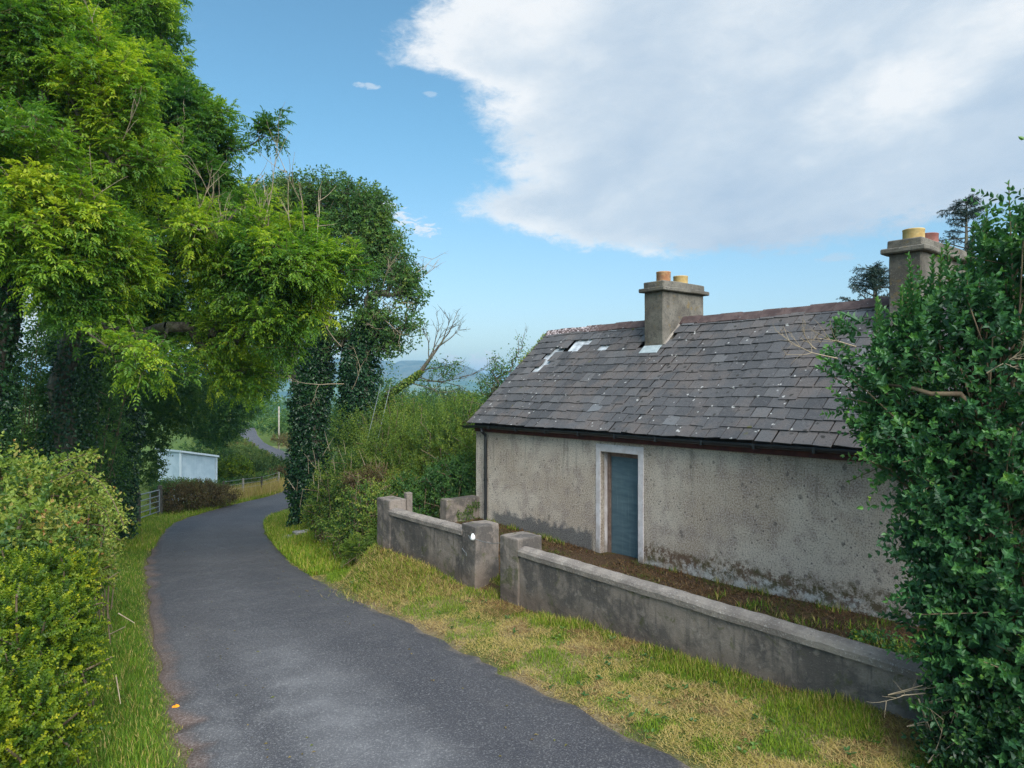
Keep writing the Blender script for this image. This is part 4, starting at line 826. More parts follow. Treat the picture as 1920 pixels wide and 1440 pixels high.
#==REST==
# ------------------------------------------------------------------ garden walls
def build_walls():
    hm = Matrix.Rotation(HROT, 4, 'Z')
    def W(name, label, x0):
        return thing(name, label, 'garden wall', (HX, HY, 0), HROT)
    def panel(t, x0, x1, top0, top1, zb, name_seed):
        w = MB(); r = bmesh.ops.create_cube(w.bm, size=1.0)
        for v in w.bm.verts:
            x = x0 if v.co.x < 0 else x1; y = WALL_Y if v.co.y < 0 else WALL_Y + .20
            v.co = (x, y, zb if v.co.z < 0 else (top0 if v.co.x < 0 else top1) - .125)
        w.cut(0, .12); w.cut(2, .12); w.rough(.010, 2.2, name_seed); w.rough(.006, 9, name_seed); w.build('wall_panel', M['concrete'], t)
        c = MB(); pr = [(-.035, -.123), (.235, -.123), (.24, -.05), (.215, -.015), (.10, .012), (-.015, -.015), (-.042, -.05)]
        n = max(2, int(abs(x1 - x0) / .08)); rings = []
        for k in range(n + 1):
            u = k / n; x = x0 + (x1 - x0) * u; z = top0 + (top1 - top0) * u
            rings.append([c.bm.verts.new((x, WALL_Y + y, z + zz)) for y, zz in pr])
        for a, b in zip(rings, rings[1:]):
            for i in range(len(pr)): c.bm.faces.new((a[i], a[(i + 1) % len(pr)], b[(i + 1) % len(pr)], b[i]))
        c.bm.faces.new(rings[0][::-1]); c.bm.faces.new(rings[-1]); c.rough(.006, 3.1, name_seed + 1); c.rough(.006, 12, name_seed + 2); o = c.build('coping', M['coping'], t)
    def pillar(t, x0, x1, y0, y1, top, zb, seed):
        p = MB(); p.box(x0, x1, y0, y1, zb, top, .028, None, 2); p.cut(2, .09); p.cut(0, .1); p.cut(1, .1); p.rough(.012, 2.6, seed); p.rough(.007, 11, seed); return p.build('pillar', M['concrete'], t)
    a = W('garden_wall', 'low grey concrete garden wall left of the gate opening, between a tall corner pillar and a gate pillar', 0)
    panel(a, -4.40, -1.82, 1.03, 1.03, -.35, 0.3); p1 = pillar(a, -4.94, -4.39, -2.69, -2.30, 1.20, -.35, 1.1); p2 = pillar(a, -1.84, -1.44, -2.695, -2.17, 1.12, -.35, 4.2)
    b = W('garden_wall', 'long low grey concrete garden wall running from the right gate pillar into the privet bush', 0)
    panel(b, -.28, 6.3, .955, .86, -.35, 7.3); pillar(b, -.78, -.29, -2.695, -2.17, 1.085, -.35, 9.4)
    r = W('side_wall', 'short mossy wall stub joining the far corner of the cottage', 0)
    k = MB(); k.box(-5.22, -4.95, -.93, -.005, -.2, .965, .025, None, 2); k.cut(1, .15); k.cut(2, .15); k.rough(.014, 3, 2.2); k.build('wall_panel', M['concrete'], r)
    rr = np.random.default_rng(5); P = np.stack([rr.uniform(-4.965, -4.93, 900), -.02 - .62 * rr.random(900) ** 1.3, .35 + .5 * rr.random(900)], -1); P = P[(wob(P, 4.0, 1) > -.25)]
    leaves('moss', P, unit(rr.normal(0, 1, P.shape) + [.6, 0, -.5]), rr.normal(0, 1, P.shape), .05, .022, rr.uniform(0, .55, len(P)), M['bramble'], r)
    # stub post beside the corner pillar
    s = thing('concrete_post', 'small concrete post end behind the tall corner pillar of the garden wall', 'post', (HX, HY, 0), HROT); q = MB(); q.box(-4.80, -4.66, -2.12, -1.98, -.1, 1.27, .015); q.rough(.006, 5); q.build('shaft', M['concrete'], s)
    # white insulator knob and the wire tied across the gate opening
    g = thing('gate_wire', 'white knob with a thin wire tied across the gateway between the pillars', 'wire', (HX, HY, 0), HROT)
    m = MB(); m.lathe([(.0, .89), (.034, .89), (.044, .91), (.040, .95), (.028, .975), (.018, .995), (.0, 1.0)], (-1.47, -2.725, 0), 12); m.build('knob', M['porcelain'], g, True)
    m = MB(); P = [(-1.60, -2.72, .95), (-1.53, -2.735, .90), (-1.47, -2.775, .915), (-1.42, -2.72, .915), (-1.2, -2.7, .90), (-.95, -2.7, .915), (-.80, -2.72, .95), (-.72, -2.71, .96)]
    m.tube(P, .0045, 5); m.tube([(-1.80, -2.715, .69), (-1.72, -2.72, .64), (-1.68, -2.715, .63), (-1.66, -2.72, .58)], .005, 5); m.build('wire', M['galv'], g)
build_walls()

# ------------------------------------------------------------------ trees on the left
G_ASH = 'ash trees along the left of the lane'
def build_ash(label, base, top, lobes, seed, dens, per, bright=0.0, r0=.28, leaf=.105, lean=None, attach=.3, rach=.28, skip=.5):
    r = np.random.default_rng(seed); b = np.array(foot(base)); t = thing('ash_tree', label, 'tree', tuple(b), 0, G_ASH)
    L = [(np.asarray(c) - b, q) for c, q in lobes]; tp = np.asarray(top) - b
    trunk = [np.array([0, 0, -.3]), tp * .25 + r.normal(0, .1, 3), tp * .6 + r.normal(0, .25, 3), tp]
    T = lobe_points(L, r, dens, .5, skip, seed); nodes, par, w, m, tips = skeleton(trunk, T, r, attach)
    tube_tree('trunk', nodes, par, w, t, M['bark'], r0, .007, .46)
    tipdir = unit(nodes[tips] - nodes[par[tips]])
    zz = nodes[tips][:, 2]; tc = r.uniform(.12, .66, len(tips)) + .30 * wob(nodes[tips], 1.1, seed)
    o, (A, B) = ash_foliage(nodes[tips], tipdir, r, t, M['ash'], per, .5, rach, leaf, tc, bright)
    segs('twigs', A, B, .006, .003, M['stem'], t, 4)
    cand = np.argsort(nodes[tips][:, 1] - .35 * nodes[tips][:, 2] + r.normal(0, .5, len(tips)))[:len(tips) // 2]; pick = r.choice(cand, min(len(cand), 17), replace=False)      # dead bare shoots standing out of the crown
    bare_twigs('dead_branch', nodes[tips][pick], r.normal(0, .32, (len(pick), 3)) + [0.05, -.25, 1], r.uniform(.8, 2.0, len(pick)), r, M['twig'], t, 1, .017, 3, .35)
    return t, b
def ivy_sleeve(t, path, rad, n, seed, mat=None, name='ivy', leaf=.085):
    r = np.random.default_rng(seed); path = np.asarray(path, float); d = np.concatenate([[0], np.cumsum(np.linalg.norm(np.diff(path, axis=0), axis=1))]); u = r.random(n) * d[-1]
    c = np.stack([np.interp(u, d, path[:, k]) for k in range(3)], -1); a = r.uniform(0, 6.283, n); rr = np.interp(u, d, rad) * (1 + .42 * wob(np.stack([np.cos(a) * 1.5, np.sin(a) * 1.5, u * .8], -1), 1.2, seed)) * r.uniform(.55, 1.05, n)
    o = np.stack([np.cos(a), np.sin(a), 0 * a], -1); P = c + o * rr[:, None]
    D = unit(o * .6 + r.normal(0, .5, (n, 3)) - [0, 0, .55]); tt = r.uniform(.05, .75, n) + .18 * wob(P, 1.5, seed)
    leaves(name, P, D, o + r.normal(0, .35, (n, 3)), leaf * r.uniform(.7, 1.3, n), leaf * .8, tt, mat or M['ivy'], t, True, .1, .2)
def build_left_trees():
    A3 = lambda px, py, D, q: (at(px, py, D), q)
    # the great ash, its trunk sleeved in ivy
    t, b = build_ash('tallest ash tree, its ivy clad trunk beside the field gate at the left lane edge', at(212, 960, 24.5), at(190, 60, 24.5),
        [A3(170, 40, 24, 3.0), A3(235, 70, 23.5, 1.5), A3(90, -90, 25, 3.6), A3(285, 165, 23, 1.2), A3(325, 215, 22.5, .9), A3(270, 240, 22.5, 1.6), A3(370, 265, 22.3, .9), A3(320, 310, 22, 1.5), A3(400, 345, 22.3, .6), A3(180, 260, 22, 2.5), A3(370, 400, 22.5, 1.2), A3(400, 225, 22, .35), A3(510, 245, 22, .22), A3(490, 262, 22, .2), A3(440, 270, 22, .3), A3(90, 330, 23, 2.6), A3(290, 470, 22.5, 2.0), A3(200, 600, 23, 1.9), A3(370, 590, 24, 1.5), A3(430, 680, 25, 1.0)], 11, 21, 6, -.02, .33, .110, None, .3, .28, .7)
    p0 = at(212, 960, 24.5) - b; p1 = at(195, 500, 24.5) - b
    ivy_sleeve(t, [(0, 0, -.2), (p1 + 0) * .35, p1], [.75, .9, .75], 17000, 31, None, 'ivy', .105)
    # nearer ash reaching over the lane
    t2, b2 = build_ash('ash tree whose bright yellow green limb reaches out over the lane', at(95, 900, 18), at(190, 430, 17.5),
        [A3(540, 500, 17, (.9, 1.1, .6)), A3(470, 450, 17, (.9, 1.1, .6)), A3(550, 430, 17.2, .35), A3(395, 500, 16.5, 1.0), A3(490, 575, 17, .75), A3(320, 470, 16, 1.1), A3(420, 630, 17.5, .8), A3(625, 510, 17, .26), A3(590, 470, 17, .3), A3(650, 505, 17, .14), A3(575, 570, 17, .35), A3(535, 635, 17.3, .32), A3(250, 555, 15.6, .95), A3(345, 640, 16.6, .7), A3(460, 690, 18, .5), A3(470, 400, 17.6, .35)], 23, 38, 7, .06, .24, .096, None, .45, .28, .72)
    ivy_sleeve(t2, [(0, 0, -.2), (at(150, 640, 17.8) - b2)], [.5, .6], 5000, 32)
    t3, b3 = build_ash('ash tree filling the left margin, its spray hanging over the bramble hedge', at(-90, 900, 14.5), at(40, 330, 14.5),
        [A3(60, 290, 14, 1.5), A3(150, 430, 14, 1.15), A3(30, 480, 13, 1.0), A3(165, 200, 15, 1.2), A3(60, 80, 15, 1.3), A3(245, 340, 15, .85), A3(110, 560, 13.5, .6), A3(20, 600, 13, .45), A3(-80, 380, 14, 1.5), A3(205, 500, 14.5, .65), A3(230, 655, 13.6, (.32, .32, .2)), A3(262, 690, 13.6, .16), A3(212, 738, 13.4, (.16, .2, .08)), A3(175, 300, 14.3, .9), A3(265, 215, 15, .45)], 37, 40, 7, .04, .2, .088, None, .4, .26, .7)
    ivy_sleeve(t3, [(0, 0, -.2), (at(40, 330, 14.5) - b3) * .25, (at(40, 330, 14.5) - b3) * .6, (at(40, 330, 14.5) - b3) * .8], [.5, .55, .5, .3], 7000, 33)
    # dark ivy and holly under the canopy
    def dark(label, name, cat, px, py, D, lobes, seed, shoots, mat='ivy', leaf=.09, tint=(.1, .75), group=None, n=10, slen=.5, wid=.05, stems=True, **k):
        r = np.random.default_rng(seed); p = at(px, py, D); b = np.array(foot(p)); t = thing(name, label, cat, tuple(b), 0, group)
        L = [(at(x, y, d) - b, q) for x, y, d, q in lobes]
        o, (A, B) = bush_foliage(L, r, t, M[mat], shoots, slen, n, leaf, wid, tint=tint, seed=seed, **k)
        if stems:
            m = max(6, min(60, len(A) // 8)); s = r.choice(len(A), m, replace=False); base = A[s] * [.75, .75, 0] + np.stack([r.normal(0, .12, m), r.normal(0, .12, m), np.full(m, -.2)], -1)
            mid = A[s] * .55 + base * .45 + r.normal(0, .08, (m, 3)); segs('stems', np.concatenate([base, mid, A[s]]), np.concatenate([mid, A[s], B[s]]), .014, .009, M['stem'], t, 5)
        return t
    dark('dark ivy thicket under the canopy behind the bramble hedge', 'ivy_thicket', 'thicket', 60, 900, 18.5, [(60, 760, 18.5, (1.6, 1.2, 1.8)), (-60, 780, 18, (1.8, 1.2, 1.8)), (150, 780, 19.5, (1.2, 1.2, 1.9)), (40, 660, 19, (1.5, 1, 1.2)), (150, 690, 20, 1.2)], 41, 3000, tint=(.15, .8), mat='mid', leaf=.10, wid=.055)
    dark('dark holly mound right of the ivy clad ash trunk', 'holly_bush', 'bush', 290, 900, 27, [(270, 770, 27, (1.3, 1.2, 1.5)), (330, 740, 28, (1.5, 1.3, 1.2)), (272, 850, 27, (.7, .8, 1.2))], 43, 1900, leaf=.12, wid=.07, tint=(.1, .8), mat='mid', stems=False)
    dark('shadowy laurel mass left of the ivy clad ash trunk', 'laurel_bush', 'bush', 130, 930, 22, [(130, 800, 22, (1.5, 1.2, 2.2)), (170, 900, 22, (1.0, 1, 1.4)), (90, 880, 21, (1.3, 1.2, 1.3))], 44, 2200, leaf=.10, wid=.055, tint=(.05, .7), mat='mid')
    dark('leafy hazel under the canopy between the shed and the lane', 'hazel_bush', 'bush', 440, 860, 48, [(395, 740, 48, (3.0, 2, 3.0)), (420, 770, 50, (1.8, 2, 1.8)), (350, 700, 46, (3.5, 2, 3.0)), (470, 700, 52, (2.2, 2, 2.2)), (410, 815, 52, (1.2, 1.5, 1.0))], 45, 3600, leaf=.24, wid=.13, tint=(.05, .75), mat='mid', slen=.9, stems=False)
    return dark
bush = build_left_trees()

def build_middle_trees():
    A3 = lambda px, py, D, q: (at(px, py, D), q)
    def tree(name, label, cat, base, top, lobes, seed, dens, per, mat, leaf, width, r0, group=None, attach=.4, skip=.3, tint=(.1, .7), n=8, twig=.5):
        r = np.random.default_rng(seed); b = np.array(foot(base)); t = thing(name, label, cat, tuple(b), 0, group); L = [(np.asarray(c) - b, q) for c, q in lobes]; tp = np.asarray(top) - b
        T = lobe_points(L, r, dens, .5, skip, seed); nodes, par, w, m, tips = skeleton([np.array([0, 0, -.3]), tp * .3 + r.normal(0, .08, 3), tp * .65 + r.normal(0, .15, 3), tp], T, r, attach)
        tube_tree('trunk', nodes, par, w, t, M['bark'], r0, .008, .46); td = unit(nodes[tips] - nodes[par[tips]])
        P = np.repeat(nodes[tips], per, 0) + r.normal(0, .16, (len(tips) * per, 3)); D = unit(np.repeat(td, per, 0) * .5 + r.normal(0, .8, P.shape) + [0, 0, .2]); L_ = twig * r.uniform(.5, 1.2, len(P))
        p, d, nn, tt, ix = along(P, D, L_, n, .9, .15, .1, r, spiral=1.57); tc = np.repeat(r.uniform(*tint, len(tips)) + .18 * wob(nodes[tips], .9, seed), per)
        leaves('crown', p, unit(d - [0, 0, .25]), nn, leaf * r.uniform(.7, 1.2, len(p)), width, tc[ix] + r.normal(0, .1, len(p)), M[mat], t)
        segs('twigs', P[::2], (P + D * L_[:, None] * .8)[::2], .006, .003, M['stem'], t, 4)
        return t, b, r, nodes, tips
    # the ivy clad pair at the bend
    t, b, r, nodes, tips = tree('ivy_clad_tree', 'left ivy clad tree of the pair at the bend, its dark sleeve reaching the grass', 'tree', at(578, 965, 27), at(610, 480, 27),
        [A3(540, 420, 27, 1.3), A3(620, 400, 27, 1.25), A3(648, 355, 27, .5), A3(690, 420, 27, 1.1), A3(722, 445, 26.8, .55), A3(530, 378, 27.5, .7), A3(680, 490, 27, .9), A3(738, 490, 26.5, .45), A3(580, 460, 27, 1.2), A3(650, 450, 26.6, 1.1), A3(695, 390, 27, .55), A3(500, 440, 27.5, 1.0), A3(600, 540, 27, 1.0), A3(640, 560, 26.8, .6)], 51, 40, 9, 'mid', .125, .066, .26, 'ivy clad trees at the bend', .5, .55, (.2, .85))
    ivy_sleeve(t, [(0, 0, -.1), at(580, 800, 27) - b, at(592, 680, 27) - b, at(605, 590, 27) - b], [.66, .66, .58, .42], 17000, 52, None, 'ivy', .105)
    t, b, r, nodes, tips = tree('ivy_clad_tree', 'right ivy clad tree of the pair at the bend, thinner crown leaning right', 'tree', at(665, 940, 26), at(690, 540, 26),
        [A3(745, 595, 26, (.85, .8, .5)), A3(770, 560, 26, .42), A3(725, 640, 26, .5), A3(783, 608, 26, .3), A3(745, 515, 26, .55), A3(700, 545, 26, .5), A3(640, 640, 26.4, .5), A3(740, 560, 26, .5), A3(705, 600, 26, .55), A3(765, 525, 26, .4), A3(775, 580, 26, .35), A3(680, 600, 26, .4)], 57, 44, 9, 'mid', .12, .065, .2, 'ivy clad trees at the bend', .5, .35, (.15, .8))
    ivy_sleeve(t, [(0, 0, -.1), at(668, 800, 26) - b, at(672, 690, 26) - b, at(690, 600, 26) - b], [.42, .60, .60, .34], 14000, 58, None, 'ivy', .105)
    pick = r.choice(len(tips), 12, replace=False)
    bare_twigs('dead_branch', [at(650, 720, 25.5) - b, at(640, 650, 25.5) - b, at(660, 730, 25.4) - b] + list(nodes[tips][pick]), np.concatenate([[(-.8, -.3, -.1), (-.7, -.3, .6), (.3, -.3, .5)], r.normal(0, .5, (12, 3)) + [.4, 0, .6]]), [2.0, 1.6, 1.2] + [1.2] * 12, r, M['twig'], t, 2, .018, 3, .5)
    # bushy tree behind, between the ash and the ivy pair
    tree('field_maple', 'pale green round headed tree behind the ivy clad pair', 'tree', at(592, 930, 37), at(520, 480, 37), [A3(490, 430, 37, 2.6), A3(530, 470, 37, 2.2), A3(455, 500, 37, 2.4), A3(500, 560, 37, 2.6), A3(560, 560, 37, 1.8), A3(480, 650, 37, 2.2)], 61, 12, 9, 'mid', .15, .075, .25, None, .3, .2, (.3, .8))
    # broken tree leaning out to the right, mossy limb and bare twigs
    b = np.array(foot(at(690, 860, 23))); t = thing('leaning_tree', 'broken leaning tree with a mossy limb and bare grey twigs against the hills', 'tree', tuple(b)); r = np.random.default_rng(66)
    limb = [np.array([0, 0, -.2]), at(705, 780, 23) - b, at(728, 740, 23) - b, at(765, 715, 23) - b, at(790, 695, 23) - b, at(812, 665, 23) - b, at(835, 632, 23) - b]
    m = MB(); m.tube(limb, [.16, .14, .13, .11, .07, .045, .02], 8); m.rough(.02, 3); m.build('trunk', M['bark'], t, True)
    ivy_sleeve(t, limb[1:5], [.12, .2, .22, .1], 1500, 67, M['bramble'], 'moss', .07)
    bs = [at(x, y, 23) - b for x, y in ((790, 695), (800, 680), (812, 665), (822, 650), (828, 642), (835, 632), (775, 712), (780, 705), (805, 675), (765, 716))]
    ds = [(.9, 0, .25), (.6, .1, .9), (.2, 0, 1), (.9, .2, .5), (.5, -.1, 1), (.9, 0, .7), (1, .1, 0), (1, -.1, -.12), (-.1, .1, 1), (.9, 0, -.3)]
    bare_twigs('dead_branch', bs, ds, [1.1, 1.2, 1.0, 1.0, .8, .7, 1.5, 1.9, .8, 1.2], r, M['bark'], t, 2, .022, 3, .45)
    P = np.concatenate([at(x, y, 23) - b + r.normal(0, s, (k, 3)) for x, y, s, k in ((840, 700, .20, 260), (815, 690, .18, 160), (795, 720, .14, 110), (855, 685, .12, 70), (735, 720, .2, 160), (770, 650, .07, 40))]); D = unit(r.normal(0, 1, P.shape) - [0, 0, .3])
    leaves('crown', P, D, r.normal(0, 1, P.shape), .085, .045, r.uniform(.1, .7, len(P)), M['mid'], t)
    # hawthorn behind the far gable
    b = np.array(foot(at(930, 800, 20.5))); t = thing('hawthorn', 'thin hawthorn rising behind the left gable of the cottage', 'tree', tuple(b)); r = np.random.default_rng(71)
    T = lobe_points([(at(945, 700, 20.5) - b, (.5, .5, .45)), (at(925, 730, 20.5) - b, (.55, .6, .5)), (at(900, 770, 20.5) - b, (.8, .7, .5)), (at(968, 680, 20.5) - b, (.18, .3, .45)), (at(975, 655, 20.5) - b, (.12, .2, .3)), (at(930, 690, 20.5) - b, .35)], r, 60); nodes, par, w, m_, tips = skeleton([np.array([0, 0, -.2]), (at(920, 740, 20.5) - b)], T, r, .3, .25)
    tube_tree('trunk', nodes, par, w, t, M['bark'], .07, .005, .45); P = np.repeat(nodes[tips], 16, 0) + r.normal(0, .12, (len(tips) * 16, 3))
    leaves('crown', P, r.normal(0, 1, P.shape), r.normal(0, 1, P.shape), .06, .04, r.uniform(0, .8, len(P)), M['mid'], t)
    bare_twigs('dead_branch', [at(*p, 20.5) - b for p in ((972, 665), (978, 660), (1085, 615))][:2], [(-.1, 0, 1), (.25, 0, 1)], [.5, .6], r, M['stem'], t, 1, .01, 3, .4)
    # spruces behind the ridge
    def spruce(label, px, tip_y, D, spread, seed):
        b = np.array(foot(at(px, 800, D))); tip = at(px, tip_y, D) - b; h = tip[2]; r = np.random.default_rng(seed); t = thing('spruce_tree', label, 'tree', tuple(b), 0, 'spruces behind the cottage')
        m = MB(); m.tube([(0, 0, -.2), (0, 0, h * .6), tuple(tip)], [.28, .15, .015], 8); m.build('trunk', M['bark'], t, True)
        A, Dv, Lv = [], [], []
        z = h - .15
        while z > h * .42:
            k = (h - z) / h; n = r.integers(2, 5); L = min(.35 + spread * (h - z) ** .8, spread * 3.2) * r.uniform(.8, 1.1); a0 = r.uniform(0, 6.28)
            for i in range(n): a = a0 + 6.283 * i / n + r.normal(0, .2); A.append((0, 0, z)); Dv.append((math.cos(a), math.sin(a), r.uniform(.0, .75))); Lv.append(L * r.uniform(.45, 1.2))
            z -= r.uniform(.12, .26)
        A, Dv, Lv = np.array(A, float), unit(np.array(Dv)), np.array(Lv)
        segs('branches', A, A + Dv * Lv[:, None] - np.array([0, 0, .08]) * Lv[:, None], .03, .008, M['bark'], t, 5)
        p, d, nn, tt, ix = along(A, Dv, Lv, 20, .8, .12, .15, r, spiral=1.9); L2 = (.16 + .22 * (1 - tt)) * r.uniform(.4, 1.3, len(p))
        p2, d2, n2, t2, i2 = along(p, d, L2, 14, .8, .25, .05, r, spiral=1.1)
        leaves('crown', p2, d2, n2, .085, .024, r.uniform(0, .8, len(p2)) + .25 * (r.random(len(p2)) < .06), M['spruce'], t, False, .05, 0)
    spruce('taller dark spruce whose top shows beside the right chimney', 1812, 372, 30, 1.05, 81)
    spruce('lower dark spruce showing just over the ridge left of the right chimney', 1640, 498, 27, .9, 82)
    # trees in the valley beyond the bend
    for i, (px, py, D, rx, rz, mat, lb) in enumerate([(720, 800, 44, 2.4, 2.0, 'mid', 'round dark tree in the valley right behind the leaning tree limb'), (770, 790, 60, 3.6, 2.4, 'mid', 'broad valley tree below the distant hills, left of the hawthorn'), (815, 800, 52, 2.6, 2.0, 'willow', 'yellowish valley tree below the bare grey twigs'),
            (860, 785, 75, 4.5, 2.6, 'mid', 'broad tree in the valley close to the left gable of the cottage'), (740, 770, 95, 6.0, 3.0, 'scrub', 'wide distant tree in the valley under the notch of the hill'), (830, 762, 130, 8.0, 3.4, 'scrub', 'farthest broad tree in the valley below the flat hilltop'), (640, 790, 60, 3.4, 3.4, 'mid', 'dark valley tree glimpsed between the two ivy sleeves'),
            (690, 760, 110, 6.5, 4.0, 'scrub', 'pale distant tree glimpsed right of the ivy clad pair'), (900, 790, 46, 2.0, 1.6, 'willow', 'small yellow green tree beside the left gable wall'), (890, 760, 160, 9, 3.5, 'scrub', 'far tree clump next to the gable where the hill ends')]):
        r = np.random.default_rng(100 + i); c = at(px, py, D); b = np.array(foot(c)); t = thing('valley_tree', lb, 'tree', tuple(b), 0, 'trees in the valley'); zc = c[2] - b[2]; s = max(.16, D * .004)
        Lb = [(np.array([r.normal(0, .4) * rx, r.normal(0, .3) * rx, zc + r.normal(-.2, .35) * rz]), (rx * r.uniform(.4, .7), rx * .5, rz * r.uniform(.45, .75))) for _ in range(7)] + [(np.array([0, 0, zc * .55]), (rx * .8, rx * .6, max(.8, zc * .5)))]
        bush_foliage(Lb, r, t, M[mat], 1500, s * 3.2, 8, s * 1.15, s * .62, tint=(.1, .75), seed=i, name='crown')
        m = MB(); m.tube([(0, 0, -.3), (.1, 0, zc * .6), (0, .1, max(zc, .6))], [.22, .15, .08], 7); m.build('trunk', M['bark'], t, True)
build_middle_trees()

# ------------------------------------------------------------------ scrub on the right bank
def build_scrub():
    G = 'scrub on the bank between the bend and the cottage'
    for i, (lb, nm, cat, px, py, D, lobes, mat, sh, kw) in enumerate([
        ('bramble mound with brown leaves beside the tall corner pillar', 'bramble_bush', 'bramble', 690, 1010, 17.2, [(690, 960, 17.2, (.62, .6, .75)), (655, 1000, 17.6, (.5, .5, .5)), (715, 990, 16.4, (.22, .4, .6))], 'bramble', 1000, dict(leaf=.07, wid=.045, tint=(.05, .75))),
        ('dark bramble and fern mass right of the ivy sleeve', 'bramble_bush', 'bramble', 630, 980, 21, [(640, 920, 21, (.9, .8, .9)), (610, 960, 21, (.55, .6, .6)), (680, 890, 20, (.8, .8, .8)), (640, 985, 19.5, (.55, .5, .4))], 'bramble', 1500, dict(leaf=.075, wid=.05, tint=(.0, .6))),
        ('feathery willow scrub standing above the bramble mound', 'willow_scrub', 'shrub', 740, 940, 19.5, [(740, 850, 19.5, (.9, .8, .9)), (690, 885, 20, (.6, .6, .6)), (790, 880, 19, (.7, .7, .7)), (745, 920, 18.2, (.6, .5, .5))], 'willow', 2200, dict(leaf=.085, wid=.024, tint=(.2, .85), n=14, slen=.75, up=.9, bumps=.4)),
        ('tall willow scrub close to the left gable wall', 'willow_scrub', 'shrub', 850, 900, 18.8, [(840, 830, 18.8, (.95, .8, .9)), (870, 790, 19, (.5, .6, .6)), (800, 820, 19.5, (.8, .7, .7)), (875, 860, 18.0, (.35, .5, .7))], 'willow', 1700, dict(leaf=.09, wid=.03, tint=(.05, .75), n=12, slen=.7, up=.8, bumps=.4)),
        ('dark green elder filling the gap beside the side wall stub', 'elder_bush', 'bush', 800, 980, 17.4, [(790, 950, 17.6, (.6, .6, .5)), (840, 910, 17.4, (.55, .5, .6)), (870, 890, 17.6, (.3, .5, .5)), (770, 930, 17.8, (.5, .5, .5))], 'mid', 1300, dict(leaf=.085, wid=.045, tint=(.05, .65))),
        ('yellow green willow sapling mass behind the scrub near the stay wires', 'willow_scrub', 'shrub', 700, 860, 22.6, [(700, 820, 22.6, (.8, .7, .8)), (745, 800, 23, (.9, .8, .9)), (655, 830, 23, (.6, .6, .9)), (800, 790, 23.5, (1.0, .9, .7)), (850, 780, 23, (.9, .8, .6))], 'willow', 1900, dict(leaf=.10, wid=.034, tint=(.0, .75), n=12, slen=.8, up=.7, bumps=.4)),
        ('dead brown bramble tangle in the middle of the scrub bank', 'dead_bramble', 'bramble', 700, 930, 18.4, [(705, 895, 18.3, (.42, .4, .3)), (670, 905, 18.6, (.35, .4, .25)), (740, 965, 17.2, (.3, .3, .2))], 'brown', 420, dict(leaf=.07, wid=.035, tint=(.0, .6))),
        ('low green fern clump at the foot of the bramble', 'fern_clump', 'fern', 672, 1040, 16.4, [(672, 1025, 16.4, (.35, .4, .28)), (705, 1015, 16, (.25, .3, .3))], 'willow', 260, dict(leaf=.09, wid=.022, n=22, slen=.5, up=.5, spiral=0, droop=.4, angle=1.2, tint=(.3, .7))),
        ('small bright shrub at the foot of the ivy sleeve', 'small_shrub', 'shrub', 590, 985, 25, [(590, 965, 25, (.35, .4, .4))], 'willow', 220, dict(leaf=.09, wid=.05, tint=(.5, .95)))]):
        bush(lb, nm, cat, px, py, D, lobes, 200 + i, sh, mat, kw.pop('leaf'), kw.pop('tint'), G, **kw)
    # pale dead stalks standing in the scrub
    r = np.random.default_rng(222); b = np.array(foot(at(640, 930, 19))); t = thing('dead_stalks', 'pale dead stalks standing out of the bramble near the ivy sleeve', 'dead stalks', tuple(b)); k = 34
    A = at(640, 890, 19) - b + np.stack([r.normal(0, .7, k), r.normal(0, .4, k), r.normal(0, .35, k)], -1); Dv = unit(np.stack([r.normal(-.1, .35, k), r.normal(-.2, .3, k), np.ones(k)], -1)); [segs('stalk', A[i:i + 1], A[i:i + 1] + Dv[i:i + 1] * r.uniform(.25, .6), .006, .003, M['twig'], t, 4) for i in range(k)]
    # stay wires of an overhead line
    for i, (a, c, lb) in enumerate([((708, 745), (687, 832), 'left of two thin grey stay wires in the scrub by the right ivy sleeve'), ((729, 735), (714, 800), 'right of two thin grey stay wires in the scrub by the right ivy sleeve')]):
        p, q = at(*a, 22), at(*c, 21.2); b = np.array(foot(q)); t = thing('stay_wire', lb, 'wire', tuple(b), 0, 'stay wires'); q2 = q + (q - p) * ((q[2] - b[2]) / (p[2] - q[2])); m = MB(); m.tube([q2 - b, q - b, p - b, p - b + (p - q) * .3], .0065, 6); m.build('cable', M['galv'], t)
build_scrub()

